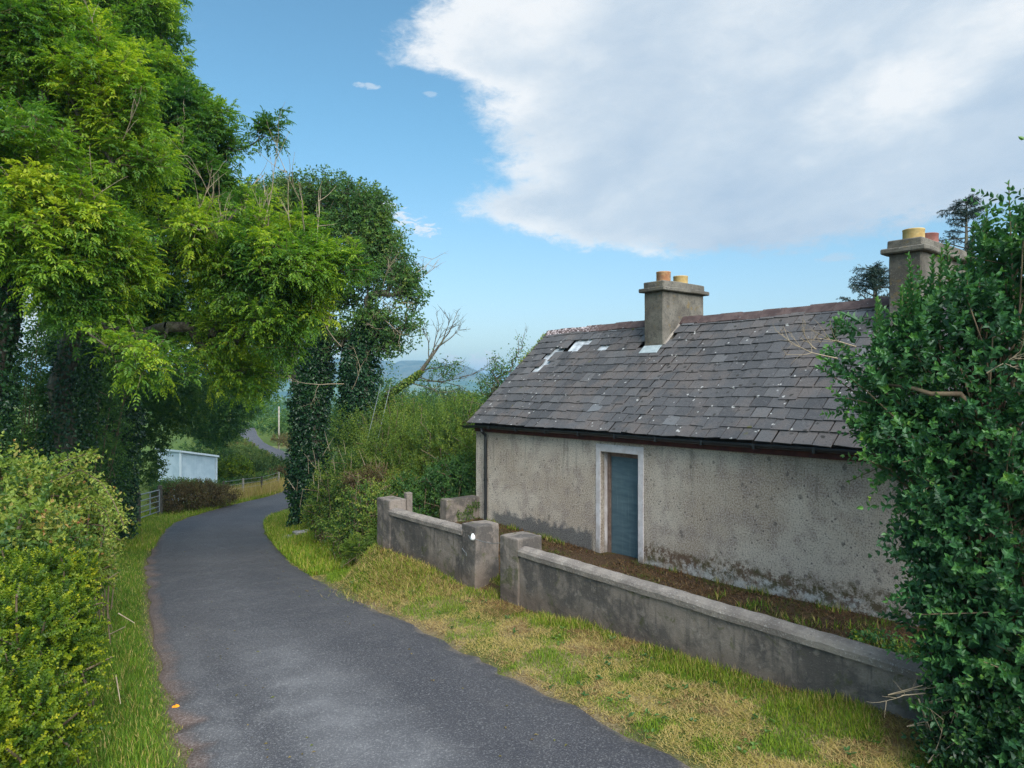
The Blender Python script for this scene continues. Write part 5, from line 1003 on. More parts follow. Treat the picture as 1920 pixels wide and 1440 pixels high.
# ------------------------------------------------------------------ left bank, near
def build_left_bank():
    G = 'hedge on the left bank'
    for i, (lb, nm, cat, px, py, D, lobes, mat, sh, kw) in enumerate([
        ('bramble hedge heaped highest at the left margin under the ash', 'bramble_hedge', 'hedge', 20, 1000, 10.5, [(20, 960, 10.5, (.95, .8, .72)), (-90, 960, 10, (1.0, .8, .9)), (60, 1010, 9.3, (.55, .5, .55)), (-20, 1050, 8.8, (.6, .6, .55)), (90, 945, 11.2, (.7, .7, .6))], 'bramble', 1900, dict(leaf=.088, wid=.062, tint=(.12, .78), bumps=.65, slen=.65, droop=.25)),
        ('bramble hedge end arching down toward the lane verge', 'bramble_hedge', 'hedge', 150, 1040, 11.5, [(130, 970, 11.6, (.45, .5, .5)), (155, 1010, 11.8, (.34, .4, .45)), (165, 1070, 11, (.24, .35, .3)), (110, 1040, 10.4, (.42, .42, .4)), (185, 965, 13, (.28, .4, .4))], 'bramble', 1300, dict(leaf=.085, wid=.06, tint=(.08, .76), bumps=.6, slen=.65, droop=.25)),
        ('golden leaved honeysuckle hedge in the lower left corner', 'honeysuckle_hedge', 'hedge', 70, 1300, 6.9, [(60, 1200, 7.1, (.42, .42, .40)), (115, 1155, 7.7, (.30, .36, .28)), (15, 1330, 6.3, (.44, .42, .42)), (120, 1270, 7.0, (.26, .34, .36)), (55, 1430, 5.9, (.34, .36, .42)), (-80, 1240, 6.7, (.5, .42, .6)), (150, 1215, 7.6, (.16, .25, .26)), (110, 1370, 6.5, (.20, .3, .32)), (-60, 1420, 5.8, (.4, .35, .5)), (5, 1120, 7.6, (.40, .4, .30)), (80, 1090, 8.4, (.4, .4, .34)), (140, 1100, 8.8, (.3, .35, .3))], 'gold', 4300, dict(leaf=.040, wid=.029, n=18, slen=.28, tint=(.05, .85), tipgain=.45, hexa=True, bumps=.5, inner=.2, up=.25))]):
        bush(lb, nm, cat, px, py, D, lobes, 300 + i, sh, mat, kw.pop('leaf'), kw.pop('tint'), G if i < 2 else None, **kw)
    # long arching bramble canes
    r = np.random.default_rng(330); b = np.array(foot(at(120, 1000, 10.6)))
    for j, (P, lb) in enumerate([([(95, 905), (150, 880), (190, 905), (215, 945), (232, 985)], 'arching bramble cane reaching farthest toward the lane'), ([(60, 900), (110, 868), (165, 850), (180, 852)], 'upright bramble cane standing against the dark thicket'), ([(120, 960), (165, 930), (200, 960), (212, 1010)], 'drooping bramble cane below the arching one')]):
        Q = np.array([at(x, y, 10.6 - .1 * k) for k, (x, y) in enumerate(P)]); u = np.linspace(0, len(Q) - 1, 24); C = np.stack([np.interp(u, np.arange(len(Q)), Q[:, k]) for k in range(3)], -1); t = thing('bramble_cane', lb, 'bramble', tuple(C[0]), 0, 'bramble canes'); C = C - C[0]
        segs('cane', C[:-1], C[1:], .009, .008, M['stem'], t, 5); p, d, nn, tt, ix = along(C[:-1], unit(C[1:] - C[:-1]), np.linalg.norm(C[1:] - C[:-1], axis=1), 4, 1.0, .1, .1, r, spiral=1.57)
        q, d2, n2, t2, i2 = along(p, d, np.full(len(p), .07), 3, .8, .1, .4, r); leaves('leaves', q, d2, n2, .055, .035, r.uniform(.4, .8, len(q)), M['bramble'], t)
    # dry sticks lying in the hedge foot
    t = thing('dead_sticks', 'pale dead sticks poking out of the hedge beside the left verge', 'sticks', foot(at(190, 1130, 8.8))); b = np.array(t.location)
    S = [((150, 1170), (185, 1130), 8.6), ((190, 1095), (222, 1073), 9.6), ((50, 1255), (80, 1225), 6.9), ((90, 1268), (135, 1262), 6.9), ((0, 1395), (72, 1330), 6.1), ((205, 1190), (235, 1175), 8.2), ((222, 1150), (252, 1168), 8.6), ((217, 1265), (226, 1320), 7.4), ((110, 1160), (135, 1125), 8.0)]
    A = np.array([at(*p, D) - b for p, q, D in S]); Bq = np.array([at(*q, D - .1) - b for p, q, D in S]); [segs('stick', A[i:i + 1], Bq[i:i + 1], .008, .005, M['twig'], t, 5) for i in range(len(A))]
    r = np.random.default_rng(340)
    # the fern at the hedge foot
    bush('small pale fern at the hedge foot beside the left verge', 'fern_clump', 'fern', 187, 1075, 10.6, [(187, 1062, 10.6, (.16, .2, .14))], 350, 60, 'willow', .06, (.5, .9), None, wid=.016, n=24, slen=.4, up=.4, spiral=0, droop=.5, angle=1.2)
build_left_bank()

# ------------------------------------------------------------------ privet on the right
def build_privet():
    b = np.array(foot(at(1820, 1440, 6.4))); t = thing('privet_bush', 'huge overgrown dark green privet bush in front of the right end of the cottage', 'bush', tuple(b)); r = np.random.default_rng(401)
    spec = [(1790, 620, 7.0, (.72, .7, .42)), (1720, 690, 6.9, (.58, .6, .42)), (1660, 740, 6.9, (.34, .4, .34)), (1860, 520, 7.1, (.42, .5, .5)), (1760, 840, 6.7, (.62, .6, .5)), (1690, 850, 6.7, (.32, .4, .25)), (1860, 760, 6.6, (.6, .6, .8)), (1830, 1000, 6.4, (.62, .55, .6)), (1740, 980, 6.5, (.34, .4, .38)),
            (1800, 1150, 6.3, (.42, .5, .45)), (1880, 1240, 6.0, (.48, .5, .6)), (1760, 1120, 6.5, (.24, .3, .25)), (1830, 1380, 6.0, (.36, .4, .4)), (1790, 1260, 6.1, (.26, .3, .3)), (1960, 700, 6.6, (.7, .7, 1.4)), (1990, 1100, 6.0, (.7, .6, 1.2)), (1720, 600, 7.2, (.25, .35, .2)), (1905, 600, 6.9, (.4, .5, .7))]
    L = [(at(x + 22, y, D) - b, q) for x, y, D, q in spec]
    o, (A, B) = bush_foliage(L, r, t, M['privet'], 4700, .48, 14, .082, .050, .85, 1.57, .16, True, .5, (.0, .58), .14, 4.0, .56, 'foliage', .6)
    # tall wands above the mass
    W = [(1900, 560, 340, 6.6), (1880, 600, 420, 6.8), (1815, 560, 420, 7.0), (1760, 600, 470, 7.1), (1745, 590, 478, 7.1), (1716, 600, 478, 7.0), (1690, 640, 540, 7.0), (1640, 680, 575, 7.0), (1850, 560, 395, 6.9), (1784, 570, 455, 7.1), (1915, 520, 365, 6.7), (1700, 620, 520, 7.0), (1660, 650, 560, 7.0), (1835, 540, 410, 6.8)]
    P = np.array([at(x, y0, D) - b for x, y0, y1, D in W]); Lw = np.array([(y0 - y1) / F * D for x, y0, y1, D in W]); Dw = unit(np.stack([r.normal(0, .06, len(W)), r.normal(0, .06, len(W)), np.ones(len(W))], -1))
    p, d, nn, tt, ix = along(P, Dw, Lw, 44, .75, .0, .02, r, spiral=1.57); s = 1.15 - .5 * tt
    for i in range(len(W)):
        j = ix == i; wo = leaves('wand', p[j], unit(d[j] + [0, 0, .25]), nn[j], .085 * s[j], .042 * s[j], .25 + .4 * tt[j] ** 3 + r.normal(0, .12, j.sum()), M['privet'], t, True)
        segs('stem', P[i:i + 1], P[i:i + 1] + Dw[i:i + 1] * Lw[i], .010, .004, M['stem'], wo, 5)
    k = 320; sidx = r.choice(len(A), k, replace=False); base = np.stack([r.normal(.3, .14, k), r.normal(.25, .12, k), np.full(k, -.05)], -1); mid = base + (A[sidx] - base) * [.2, .2, .55] + r.normal(0, .06, (k, 3)); mid2 = base + (A[sidx] - base) * [.6, .6, .88] + r.normal(0, .05, (k, 3))
    segs('stems', np.concatenate([base, mid, mid2, A[sidx]]), np.concatenate([mid, mid2, A[sidx], B[sidx]]), np.repeat([.016, .011, .008, .006], k), np.repeat([.011, .008, .006, .004], k), M['stem'], t, 5)
    # thick bare limb and dead twigs against the roof
    m = MB(); m.tube([at(1665, 722, 6.7) - b, at(1715, 728, 6.5) - b, at(1745, 738, 6.4) - b, at(1800, 738, 6.3) - b, at(1850, 800, 6.4) - b, at(1880, 1000, 6.5) - b, (0, 0, -.1)], [.012, .018, .022, .026, .03, .035, .04], 7); m.rough(.006, 5); m.build('limb', M['stem'], t, True)
    bare_twigs('dead_branch', [at(1570, 672, 7.0) - b, at(1605, 650, 7.0) - b, at(1530, 655, 7.0) - b, at(1850, 700, 6.1) - b], [(-.9, 0, .35), (-1, 0, .35), (-.7, 0, .6), (.6, -.2, .4)], [.5, .4, .2, .3], r, M['twig'], t, 2, .007, 3, .55)
    # dry stalks and ivy at the bush foot
    d = thing('dry_stalks', 'dry bent stalks leaning against the garden wall end below the privet', 'dead stalks', foot(at(1745, 1395, 6.2))); bb = np.array(d.location)
    S = [((1735, 1320), (1835, 1280), 6.1), ((1722, 1310), (1760, 1410), 6.1), ((1830, 1290), (1860, 1405), 6.0), ((1795, 1310), (1793, 1400), 6.0), ((1740, 1430), (1790, 1392), 5.9), ((1735, 1300), (1690, 1304), 6.2), ((1700, 1362), (1740, 1358), 6.2), ((1665, 1303), (1730, 1285), 6.25), ((1815, 1405), (1870, 1410), 5.9)]
    Aq = np.array([at(*p, D) - bb for p, q, D in S]); Bq = np.array([at(*q, D - .05) - bb for p, q, D in S]); [segs('stalk', Aq[i:i + 1], Bq[i:i + 1], .006, .004, M['twig'], d, 5) for i in range(len(Aq))]
    bare_twigs('twig', Aq, Bq - Aq, [.4] * len(Aq), r, M['twig'], d, 1, .005, 3, .6)
    bush('low ivy spreading over the soil between the cottage wall and the privet', 'ivy_patch', 'ivy', 1680, 1240, 8.3, [(1650, 1205, 8.6, (.3, .3, .07)), (1700, 1240, 7.8, (.35, .35, .10)), (1600, 1190, 9.2, (.3, .3, .05))], 410, 260, 'privet', .05, (.3, .95), None, n=7, slen=.25, wid=.04, stems=False, hexa=True)
    bush('dark ivy trailing over the ground at the foot of the privet', 'ivy_patch', 'ivy', 1850, 1425, 5.9, [(1850, 1400, 5.9, (.45, .4, .2)), (1780, 1400, 6.0, (.2, .25, .12)), (1900, 1330, 5.8, (.3, .3, .35)), (1770, 1330, 6.2, (.12, .2, .2))], 411, 500, 'ivy', .055, (.2, .95), None, n=8, slen=.3, wid=.045, stems=False, hexa=True)
build_privet()

# ------------------------------------------------------------------ farther along the lane
def build_beyond():
    # corrugated shed
    a, c = at(339, 848, 41), at(406, 858, 44); l = at(296, 862, 42.5); z0 = min(ground_z(a[0], a[1]), ground_z(c[0], c[1])) - .3
    t = thing('shed', 'pale blue corrugated metal shed behind the brown hedge', 'shed', (float(a[0]), float(a[1]), z0)); o = np.array(t.location)
    def sheet(name, p, q, zt0, zt1, n):
        m = MB(); k = np.linspace(0, 1, n * 4 + 1); dv = (q - p)[:2]; nm = np.array([-dv[1], dv[0]]) / np.linalg.norm(dv); rows = []
        for th in (0, .004):
            rows.append([(np.append(p[:2] + dv * u + nm * (.05 * (.5 + .5 * math.tanh(3 * math.sin(2 * math.pi * u * n))) + th) - o[:2], 0), u) for u in k])
        for i in range(len(k) - 1):
            (a0, u0), (a1, u1) = rows[0][i], rows[0][i + 1]
            m.face([(a0[0], a0[1], 0), (a1[0], a1[1], 0), (a1[0], a1[1], zt0 + (zt1 - zt0) * u1), (a0[0], a0[1], zt0 + (zt1 - zt0) * u0)])
        bmesh.ops.remove_doubles(m.bm, verts=m.bm.verts[:], dist=.0005); return m.build(name, M['shed'], t)
    h0, h1, hl = a[2] - z0, c[2] - z0, l[2] - z0
    back_r = c + (l - a); back_r[2] = c[2]
    sheet('front_wall', a, c, h0, h1, 22); sheet('side_wall', l, a, h0, h0, 18); sheet('back_wall', c, back_r, h1, h1, 18); sheet('rear_wall', l, back_r, h0, h1, 20)
    m = MB(); ov = .14; u1 = unit((c - a)[None, :2])[0]; u2 = unit((l - a)[None, :2])[0]
    q = [a[:2] - u1 * ov - u2 * ov, c[:2] + u1 * ov - u2 * ov, back_r[:2] + u1 * ov + u2 * ov, l[:2] - u1 * ov + u2 * ov]; zz = [h0, h1, h1, h0]
    lo = [m.bm.verts.new((p[0] - o[0], p[1] - o[1], z + .02)) for p, z in zip(q, zz)]; hi = [m.bm.verts.new((p[0] - o[0], p[1] - o[1], z + .13)) for p, z in zip(q, zz)]
    m.bm.faces.new(lo[::-1]); m.bm.faces.new(hi)
    for i in range(4): m.bm.faces.new((lo[i], lo[(i + 1) % 4], hi[(i + 1) % 4], hi[i]))
    m.build('roof', M['shed_trim'], t)
    for p, z in ((a, h0), (c, h1)): m = MB(); x, y = p[0] - o[0], p[1] - o[1]; m.box(x - .05, x + .05, y - .09, y + .01, 0, z + .015); m.build('corner_trim', M['shed_trim'], t)
    # field gate and its posts
    p, q = at(262, 945, 30.5), at(299, 940, 33.5); b = np.array(foot(p)); qz = ground_z(q[0], q[1]) - b[2]
    t = thing('field_gate', 'galvanised tubular field gate beside the ivy clad ash trunk', 'gate', tuple(b)); e = np.array([q[0] - p[0], q[1] - p[1], qz])
    m = MB()
    for k, z in enumerate((.22, .45, .70, .95, 1.22)): m.tube([(0, 0, z), tuple(e + [0, 0, z])], .03 if k == 4 else .022, 6)
    for u in (0.0, .5, 1.0): m.tube([tuple(e * u + [0, 0, .2]), tuple(e * u + [0, 0, 1.23])], .026, 6)
    m.build('bars', M['galv'], t)
    for pt, hh, rr, lb in ((e * 1.04, 1.4, .11, 'dark stout gate post at the hedge end of the field gate'), (e * -.04, 1.3, .08, 'dark gate post hidden against the ivy clad trunk')):
        g = thing('gate_post', lb, 'post', tuple(b + pt), 0, 'posts of the field gate'); m = MB(); m.tube([(0, 0, -.3), (0, 0, hh), (0, 0, hh + .03)], [rr, rr * .95, rr * .6], 9); m.rough(.012, 4); m.build('shaft', M['dark_wood'], g)
    # hedge of dead bracken and bramble before the shed
    bush('brown bracken hedge in front of the blue shed', 'bracken_hedge', 'hedge', 365, 945, 37, [(320, 935, 34.5, (.9, .8, .62)), (350, 932, 35.5, (1.0, .8, .62)), (385, 928, 37, (1.0, .8, .6)), (415, 928, 38, (.9, .8, .5)), (335, 920, 35.5, (.8, .8, .4)), (372, 916, 37, (.8, .8, .4))], 500, 1900, 'brown', .11, (.0, .6), None, n=9, slen=.5, wid=.05, tipgain=.15)
    bush('green bramble top over the brown bracken hedge', 'bramble_bush', 'bramble', 365, 930, 38, [(330, 908, 36.5, (.8, .6, .25)), (375, 911, 38, (1.0, .6, .25)), (300, 915, 34.5, (.45, .5, .35))], 501, 700, 'mid', .12, (.2, .8), None, n=8, slen=.5, wid=.06)
    # wire fence with timber posts
    pts = [at(418, 935, 41), at(455, 930, 43), at(490, 925, 45.5), at(522, 918, 48.5)]; f = thing('wire_fence', 'post and wire fence along the far verge right of the shed', 'fence', foot(pts[0])); o = np.array(f.location); tops = []
    for k, p in enumerate(pts):
        z = ground_z(p[0], p[1]); m = MB(); x, y = p[0] - o[0], p[1] - o[1]; m.tube([(x, y, z - o[2] - .2), (x + .03, y, z - o[2] + 1.15)], [.07, .06], 7); m.build('post', M['dark_wood'] if k % 2 == 0 else M['pale_wood'], f); tops.append((x, y, z - o[2]))
    m = MB()
    for h_ in (.35, .6, .85, 1.1): m.tube([(x, y, z + h_) for x, y, z in tops], .012, 5)
    m.build('wire', M['galv'], f)
    # hillside scrub left of the climbing lane
    G = 'shrubs on the hillside inside the bend'
    for i, (px, py, D, rx, rz, mat, tint, lb) in enumerate([(438, 868, 49, 1.15, .95, 'gold', (.2, .7), 'bright round golden bush right of the shed'), (430, 905, 46, .9, .6, 'mid', (.1, .7), 'dark low bush under the golden bush'), (470, 870, 53, 1.5, .8, 'scrub', (.0, .6), 'grey green shrub right of the golden bush'), (505, 862, 56, 1.6, .7, 'scrub', (.1, .7), 'low shrub under the climbing stretch of lane'),
            (465, 900, 48, 1.3, .7, 'scrub', (.1, .8), 'low shrub behind the wire fence'), (500, 893, 50, 1.3, .7, 'mid', (.3, .9), 'green shrub behind the fence end'), (530, 885, 52, 1.0, .8, 'brown', (.1, .8), 'brownish shrub at the inside of the bend'), (530, 865, 57, 1.4, .5, 'scrub', (.3, .9), 'rusty shrub beside the climbing lane'), (540, 898, 52, .6, .7, 'brown', (.0, .7), 'dead bracken clump where the lane turns out of sight'),
            (410, 860, 56, 1.6, 1.2, 'scrub', (.0, .5), 'grey willow behind the shed corner'), (380, 835, 58, 1.8, 1.2, 'mid', (.0, .5), 'dark bush right above the shed roof')]):
        bush(lb, 'hillside_shrub', 'shrub', px, py + 12, D, [(px, py + 9, D, (rx, rx * .8, rz * .85)), (px - 12, py + 17, D, (rx * .6, rx * .6, rz * .7)), (px + 14, py + 15, D, (rx * .6, rx * .5, rz * .7))], 520 + i, 420, mat, .17, tint, G, n=8, slen=.6, wid=.10, stems=False, inner=.35)
    r = np.random.default_rng(555); P, q = lane_points(2300, 1.4, 9.0, r, 50, 78, -1, .8); P[:, 2] = terrain(P[:, 0], P[:, 1]) + r.random(len(P)) * (.10 + .40 * np.clip(wob(P * [1, 1, 0], .45, 3) + .4, 0, 1))
    D = unit(r.normal(0, .5, P.shape) + [0, 0, .8]); p, d, nn, tt, ix = along(P, D, r.uniform(.3, .6, len(P)), 8, .9, .1, .05, r, spiral=1.57); tc = np.repeat(np.clip(.58 + .45 * wob(P, .35, 6) + r.normal(0, .15, len(P)), 0, 1), 8)
    tag(leaves('hillside_scrub', p, d, nn, .20 * r.uniform(.7, 1.2, len(p)), .12, tc, M['scrub']), 'tangled low scrub covering the slope between the fence and the climbing lane', 'scrub', None, 'stuff')
    # pole, little gate and rubble wall up the road
    p = at(523, 825, 79); b = np.array(foot(p)); t = thing('utility_pole', 'pale wooden pole by the climbing stretch of lane', 'pole', tuple(b)); top = at(523, 762, 79)[2] - b[2]; m = MB(); m.tube([(0, 0, -.3), (0, 0, top)], [.10, .08], 8); m.build('shaft', M['pale_wood'], t, True)
    p = at(519, 822, 78); b = np.array(foot(p)); t = thing('small_gate', 'small pale grey gate beside the pole up the lane', 'gate', tuple(b)); m = MB()
    for x in np.linspace(-.45, .45, 5): m.box(x - .04, x + .04, -.03, .03, .05, 1.15)
    m.box(-.5, .5, .031, .07, .25, .33); m.box(-.5, .5, .031, .07, .9, .98); m.build('bars', M['galv'], t)
    r = np.random.default_rng(560); p = at(545, 838, 70); b = np.array(foot(p)); t = thing('rubble_wall', 'low tumbled stone wall above the bright verge up the lane', 'wall', tuple(b)); m = MB(); d = unit((at(528, 826, 77) - at(558, 846, 66))[None])[0]
    for k in range(60):
        u = r.uniform(-5, 5.5); s = r.uniform(.14, .3); z = ground_z(b[0] + d[0] * u, b[1] + d[1] * u) - b[2]; c_ = Vector((d[0] * u + r.normal(0, .2), d[1] * u + r.normal(0, .2), z + r.uniform(.05, .75)))
        bmesh.ops.create_icosphere(m.bm, subdivisions=1, radius=s, matrix=Matrix.Translation(c_) @ Matrix.Diagonal((1.2, .9, .75, 1)))
    m.rough(.05, 3); m.build('stones', M['stone'], t)
    bush('brown bank plants below the rubble wall up the lane', 'bank_plants', 'shrub', 548, 838, 69, [(548, 832, 70, (1.3, .8, .5)), (530, 822, 76, (1.2, .8, .5)), (565, 845, 66, (1.2, .8, .6))], 561, 500, 'brown', .16, (.1, .9), None, n=8, slen=.6, wid=.08, stems=False)
    bush('green thicket behind the pole up the lane', 'thicket', 'thicket', 520, 815, 92, [(500, 800, 92, (2.5, 1.5, .9)), (540, 798, 92, (2.4, 1.5, 1.4)), (570, 790, 90, (3.0, 2, 2.2)), (520, 770, 105, (4.5, 2, 2.0)), (470, 770, 100, (3.5, 2, 2.5))], 562, 1500, 'mid', .28, (.2, .9), None, n=8, slen=1.0, wid=.15, stems=False)
    # woodland carpet of the valley, far off
    r = np.random.default_rng(580); k = 420; D = r.uniform(150, 1300, k); px = r.uniform(-300, 2300, k); X = (px - CXP) / F * D; Zg = terrain(X, D); V, Fq, Tq = [], [], []
    ico = bmesh.new(); bmesh.ops.create_icosphere(ico, subdivisions=2, radius=1); iv = np.array([v.co for v in ico.verts]); iff = np.array([[v.index for v in f.verts] for f in ico.faces]); ico.free()
    for i in range(k):
        s = r.uniform(3, 6) * (1 + D[i] / 900); q = iv * (1 + .35 * wob(iv * 1.7, 1.5, i)[:, None]) * np.array([s * r.uniform(1, 3), s, s * .75]) + [X[i], D[i], Zg[i] + s * .3]; Fq.append(iff + len(V) * len(iv)); V.append(q); Tq += [r.uniform(0, .7)] * len(iff)
    o = raw_mesh('far_woodland', np.concatenate(V), np.concatenate(Fq), M['scrub'], None, {'tint': ('FACE', Tq)}); tag(o, 'dark hedgerow trees scattered over the valley floor far below the hills', 'woodland', None, 'stuff')
build_beyond()

# ------------------------------------------------------------------ grass, soil litter and small things
def blades(name, P, h, lean, w, tint, r, label, cat='grass', mat='blade'):
    n = len(P); a = r.uniform(0, 6.283, n); d = np.stack([np.cos(a), np.sin(a), 0 * a], -1); s = np.stack([-np.sin(a), np.cos(a), 0 * a], -1); up = np.array([0, 0, 1.0]); h = np.asarray(h)[:, None]; lean = np.asarray(lean)[:, None]; w = np.broadcast_to(np.asarray(w), n)[:, None]
    m = P + up * h * .55 * np.sqrt(np.maximum(.05, 1 - lean ** 2)) + d * h * .45 * lean; t = P + up * h * np.sqrt(np.maximum(.03, 1 - lean ** 2)) * .92 + d * h * lean
    V = np.stack([P - s * w / 2, P + s * w / 2, m + s * w * .38, t, m - s * w * .38], 1).reshape(-1, 3); k = np.arange(n)[:, None] * 5
    F1 = (k + [0, 1, 2, 4]); F2 = (k + [4, 2, 3]); fl = np.concatenate([np.concatenate([F1, F2], 1)], 0).ravel(); sizes = np.tile([4, 3], n)
    o = raw_mesh(name, V, fl, M[mat], None, {'tint': ('FACE', np.repeat(np.clip(tint, 0, 1), 2))}, False, sizes); return tag(o, label, cat, None, 'stuff')
def build_grass():
    r = np.random.default_rng(600)
    # right verge: mown, patches of green among straw
    P, q = lane_points(195000, -.10, 3.4, r, 4.6, 19, 1); lx, ly = house_local(P[:, 0], P[:, 1]); ok = ((ly < WALL_Y - .01) | (lx < -5.0) | ((np.abs(lx + 1.1) < .32) & (ly < -2.0))); P, q, lx, ly = P[ok], q[ok], lx[ok], ly[ok]
    P[:, 2] = terrain(P[:, 0], P[:, 1], True); nz = wob(P * [1, 1, 0], 1.7, 3) + .6 * wob(P * [1, 1, 0], 4.6, 5)
    lawn = sm(lx, -4.6, -6.0); green = nz + .9 * lawn - .8 * sm(q, .22, .05) > .05 + .16 * r.normal(0, 1, len(P))
    dist = np.hypot(P[:, 0], P[:, 1]); near_wall = sm(WALL_Y - ly, .9, .1) * (lx > -5)
    keep = r.random(len(P)) < np.where(green, 1, .85); P, green, nz, q, near_wall, lawn, lx = P[keep], green[keep], nz[keep], q[keep], near_wall[keep], lawn[keep], lx[keep]; n = len(P)
    h = np.where(green, r.uniform(.025, .06, n) * (1 + 1.1 * np.clip(nz - .2, 0, 1) + .9 * lawn), r.uniform(.03, .11, n)); h = h * (1 + .5 * near_wall) * (.45 + .55 * sm(q, 0, .25)); lean = np.where(green, r.uniform(.25, .95, n), r.uniform(.88, .999, n))
    tint = np.where(green, r.uniform(.15, .58, n), r.uniform(.62, .90, n)) + near_wall * (r.random(n) < .6) * r.uniform(.1, .4, n) + (wob(P * [1, 1, 0], 3.1, 11) > .55) * ~green * .14
    blades('verge_grass', P, h, lean, .0062, tint, r, 'patchy mown grass and straw on the verge before the garden wall')
    k = 130; Pc, qc = lane_points(k, .1, 2.6, r, 5, 15, 1); lx, ly = house_local(Pc[:, 0], Pc[:, 1]); Pc = Pc[ly < WALL_Y - .08]; m_ = len(Pc); P9 = np.repeat(Pc, 7, 0) + r.normal(0, .03, (m_ * 7, 3)) * [1, 1, 0]; P9[:, 2] = terrain(P9[:, 0], P9[:, 1]) + .02; a9 = r.uniform(0, 6.28, len(P9))
    tag(leaves('verge_weeds', P9, np.stack([np.cos(a9), np.sin(a9), r.uniform(.2, 1.0, len(P9))], -1), np.array([0, 0, 1.0]) + r.normal(0, .3, P9.shape), r.uniform(.03, .065, len(P9)), r.uniform(.02, .035, len(P9)), np.repeat(r.uniform(.2, .8, m_), 7), M['mid'], None, True), 'small broad leaved weeds growing through the mown verge', 'weeds', None, 'stuff')
    # heaps of cut grass against the left wall
    k = 8000; c = house_world(-3.2, -3.3)[:2]; a = r.normal(0, 1, (k, 2)) * [.8, .32]; lxy = np.stack([-3.3 + a[:, 0], -3.2 + a[:, 1]], -1); ok = lxy[:, 1] < WALL_Y - .05; lxy = lxy[ok]; Pw = np.stack([HX - DX * lxy[:, 0] + NX * lxy[:, 1], HY - DY * lxy[:, 0] + NY * lxy[:, 1], 0 * lxy[:, 0]], -1)
    Pw[:, 2] = terrain(Pw[:, 0], Pw[:, 1]) + r.random(len(Pw)) * .14 * np.exp(-((lxy[:, 0] + 3.3) / .8) ** 2 - ((lxy[:, 1] + 3.05) / .38) ** 2)
    blades('cut_grass_heap', Pw, r.uniform(.08, .2, len(Pw)), r.uniform(.7, .99, len(Pw)), .007, np.where(r.random(len(Pw)) < .4, r.uniform(.2, .5, len(Pw)), r.uniform(.6, 1.0, len(Pw))), r, 'browning heap of cut grass against the garden wall left of the gate')
    # left verge, longer and greener
    P, q = lane_points(125000, -.09, 1.9, r, 5.2, 24, -1); P[:, 2] = terrain(P[:, 0], P[:, 1]); n = len(P); nz = wob(P * [1, 1, 0], 1.3, 8)
    drop = r.random(n) < .55 * sm(q, .30, .0) + .35 * (nz > .5); P, q, nz = P[~drop], q[~drop], nz[~drop]; n = len(P)
    h = r.uniform(.04, .135, n) * (.35 + .65 * sm(q, 0, .4)) * (1 + .4 * nz); blades('lane_edge_grass', P, h, r.uniform(.2, .9, n), .0065, np.where(r.random(n) < .88, r.uniform(.0, .40, n) + .06 * nz, r.uniform(.6, .9, n)), r, 'long green grass between the left hedge and the lane')
    # farther verges round the bend
    P, q = lane_points(42000, -.05, 2.6, r, 22, 56, -1); P2, q2 = lane_points(26000, -.05, 1.9, r, 16, 34, 1); P = np.concatenate([P, P2]); P[:, 2] = terrain(P[:, 0], P[:, 1]); n = len(P)
    blades('far_verge_grass', P, r.uniform(.08, .26, n), r.uniform(.2, .85, n), .016, np.where(r.random(n) < .85, r.uniform(.2, .6, n), r.uniform(.6, .8, n)), r, 'bright green grass on both verges where the lane bends away')
    P, q = lane_points(14000, .0, 2.4, r, 58, 84, 1); P[:, 2] = terrain(P[:, 0], P[:, 1]); n = len(P); blades('hill_verge_grass', P, r.uniform(.1, .35, n), r.uniform(.2, .8, n), .03, r.uniform(.3, .62, n), r, 'bright verge grass beside the climbing stretch of lane')
    # tall dry grass at the wire fence
    A, B = at(410, 930, 40.5), at(535, 915, 50); k = 7000; u = r.random(k)[:, None]; P = A + (B - A) * u + np.stack([r.normal(0, .45, k), r.normal(0, .45, k), 0 * u[:, 0]], -1); P[:, 2] = terrain(P[:, 0], P[:, 1])
    blades('dry_grass', P, r.uniform(.35, .95, k), r.uniform(.05, .5, k), .02, r.uniform(.58, .95, k), r, 'tall dry grass along the wire fence')
    # yard: dead leaves, moss tufts and twigs
    k = 26000; lx = r.uniform(-4.9, 6.2, k); ly = r.uniform(-2.42, -.03, k); P = np.stack([HX - DX * lx + NX * ly, HY - DY * lx + NY * ly, 0 * lx], -1); P[:, 2] = terrain(P[:, 0], P[:, 1]) + .006; nz = wob(P * [1, 1, 0], 2.4, 2); path = sm(np.abs(lx + .75 - .1 * ly), .75, .3); ok = r.random(k) > .85 * path; P, nz, ly = P[ok], nz[ok], ly[ok]; n = len(P)
    tint = np.where(nz + r.normal(0, .3, n) > .45, r.uniform(.0, .25, n), np.clip(.55 + r.normal(0, .17, n), .3, 1)); blades('yard_litter', P, r.uniform(.02, .08, n) * (1 + .4 * sm(ly, -.5, 0)), r.uniform(.75, .995, n), .013, tint, r, 'brown dead leaves and mossy tufts on the soil of the front yard', 'leaf litter', 'litter')
    k = 5200; u = r.random(k); lx = np.where(u < .5, r.uniform(2.0, 5.4, k), r.uniform(-4.8, 5.4, k)); ly = np.where(u < .5, r.uniform(-1.5, -.05, k), -.05 - np.abs(r.normal(0, .10, k))); P = np.stack([HX - DX * lx + NX * ly, HY - DY * lx + NY * ly, 0 * lx], -1); ok = (wob(P * [1, 1, 0], 3.6, 21) > .18) & (np.abs(lx + .6) > .75); P, u = P[ok], u[ok]; P[:, 2] = terrain(P[:, 0], P[:, 1]); n = len(P)
    blades('yard_tufts', P, r.uniform(.05, .17, n), r.uniform(.2, .9, n), .011, np.where(r.random(n) < .6, r.uniform(.05, .35, n), r.uniform(.5, 1, n)), r, 'grass and moss tufts along the foot of the cottage wall')
build_grass()
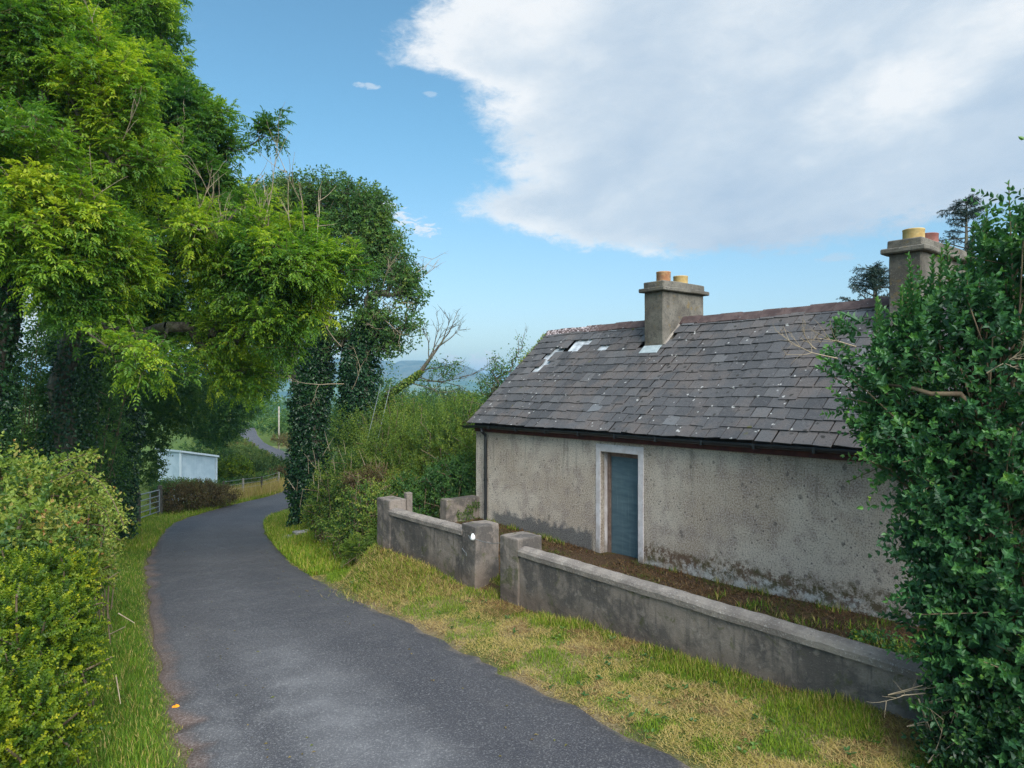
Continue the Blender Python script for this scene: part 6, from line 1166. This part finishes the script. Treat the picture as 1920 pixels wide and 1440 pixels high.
def build_small():
    r = np.random.default_rng(700)
    p = np.array(foot(at(330, 1332, 8.0))); D = 8.0
    ray = at(330, 1332, 1.0) - np.array([0, 0, Z0]); best = min(np.linspace(6, 10, 400), key=lambda d: abs(Z0 + ray[2] * d - ground_z(ray[0] * d, d))); p = np.array([ray[0] * best, best, 0]); p[2] = ground_z(p[0], p[1])
    t = thing('litter', 'crumpled orange wrapper on the left edge of the lane', 'litter', tuple(p)); m = MB(); bmesh.ops.create_icosphere(m.bm, subdivisions=2, radius=.04, matrix=Matrix.Translation((0, 0, .03)) @ Matrix.Diagonal((1.2, .9, .6, 1))); m.rough(.02, 30, 2); m.build('wrapper', M['orange'], t)
    # flat weathered slabs in the verge by the ivy sleeve
    for k, (px, py, sx, sy, lb) in enumerate([(552, 1008, .42, .28, 'nearer flat grey stone slab in the grass at the lane edge'), (580, 997, .5, .22, 'farther flat grey stone slab in the grass by the ivy sleeve')]):
        ray = at(px, py, 1.0) - np.array([0, 0, Z0]); best = min(np.linspace(14, 30, 500), key=lambda d: abs(Z0 + ray[2] * d - ground_z(ray[0] * d, d))); q = np.array([ray[0] * best, best, 0]); q[2] = ground_z(q[0], q[1])
        t = thing('stone_slab', lb, 'slab', tuple(q), .5 * k, 'stone slabs in the verge'); m = MB(); m.box(-sx, sx, -sy, sy, -.05, .05, .02); m.cut(0, .1); m.cut(1, .1); m.rough(.03, 4, k); m.build('slab', M['gravel'], t)
    # leaves blown onto the asphalt
    n = 170; y = r.uniform(5.5, 22, n); kk = RC[:, 1] > 0; cx = np.interp(y, RC[kk][:, 1], RC[kk][:, 0]); sgn = r.choice([-1, 1], n, p=[.7, .3]); off = sgn * (1.75 - np.abs(r.normal(0, .45, n))); x = cx + off * .85; P = np.stack([x, y, 0 * x], -1); s, zr, w = lane_coords(x, y); P[:, 2] = zr + .035 * (1 - np.clip(s / w, -1, 1) ** 2) + .004
    D = r.normal(0, 1, (n, 3)) * [1, 1, .12]; o = leaves('fallen_leaves', P, D, np.array([0, 0, 1.0]) + r.normal(0, .25, (n, 3)), r.uniform(.03, .06, n), .025, r.uniform(.3, 1, n), M['brown'], None); tag(o, 'scattered small dead leaves lying on the asphalt', 'leaf litter', None, 'stuff')
build_small()
def build_haze():
    m, nt = new_mat('haze'); v = N(nt, 'ShaderNodeVolumePrincipled', {'Color': (0.28, 0.60, 0.86, 1), 'Density': 0.00026, 'Anisotropy': 0.0}); N(nt, 'ShaderNodeOutputMaterial', {'Volume': v.outputs[0]})
    b = MB(); b.box(-6500, 6500, -3200, 7000, -80, 150); o = b.build('haze', m); tag(o, 'thin blue haze hanging in the air over the valley', 'haze', None, 'stuff')
build_haze()
print('script', round(time.time() - T0, 1), 's')
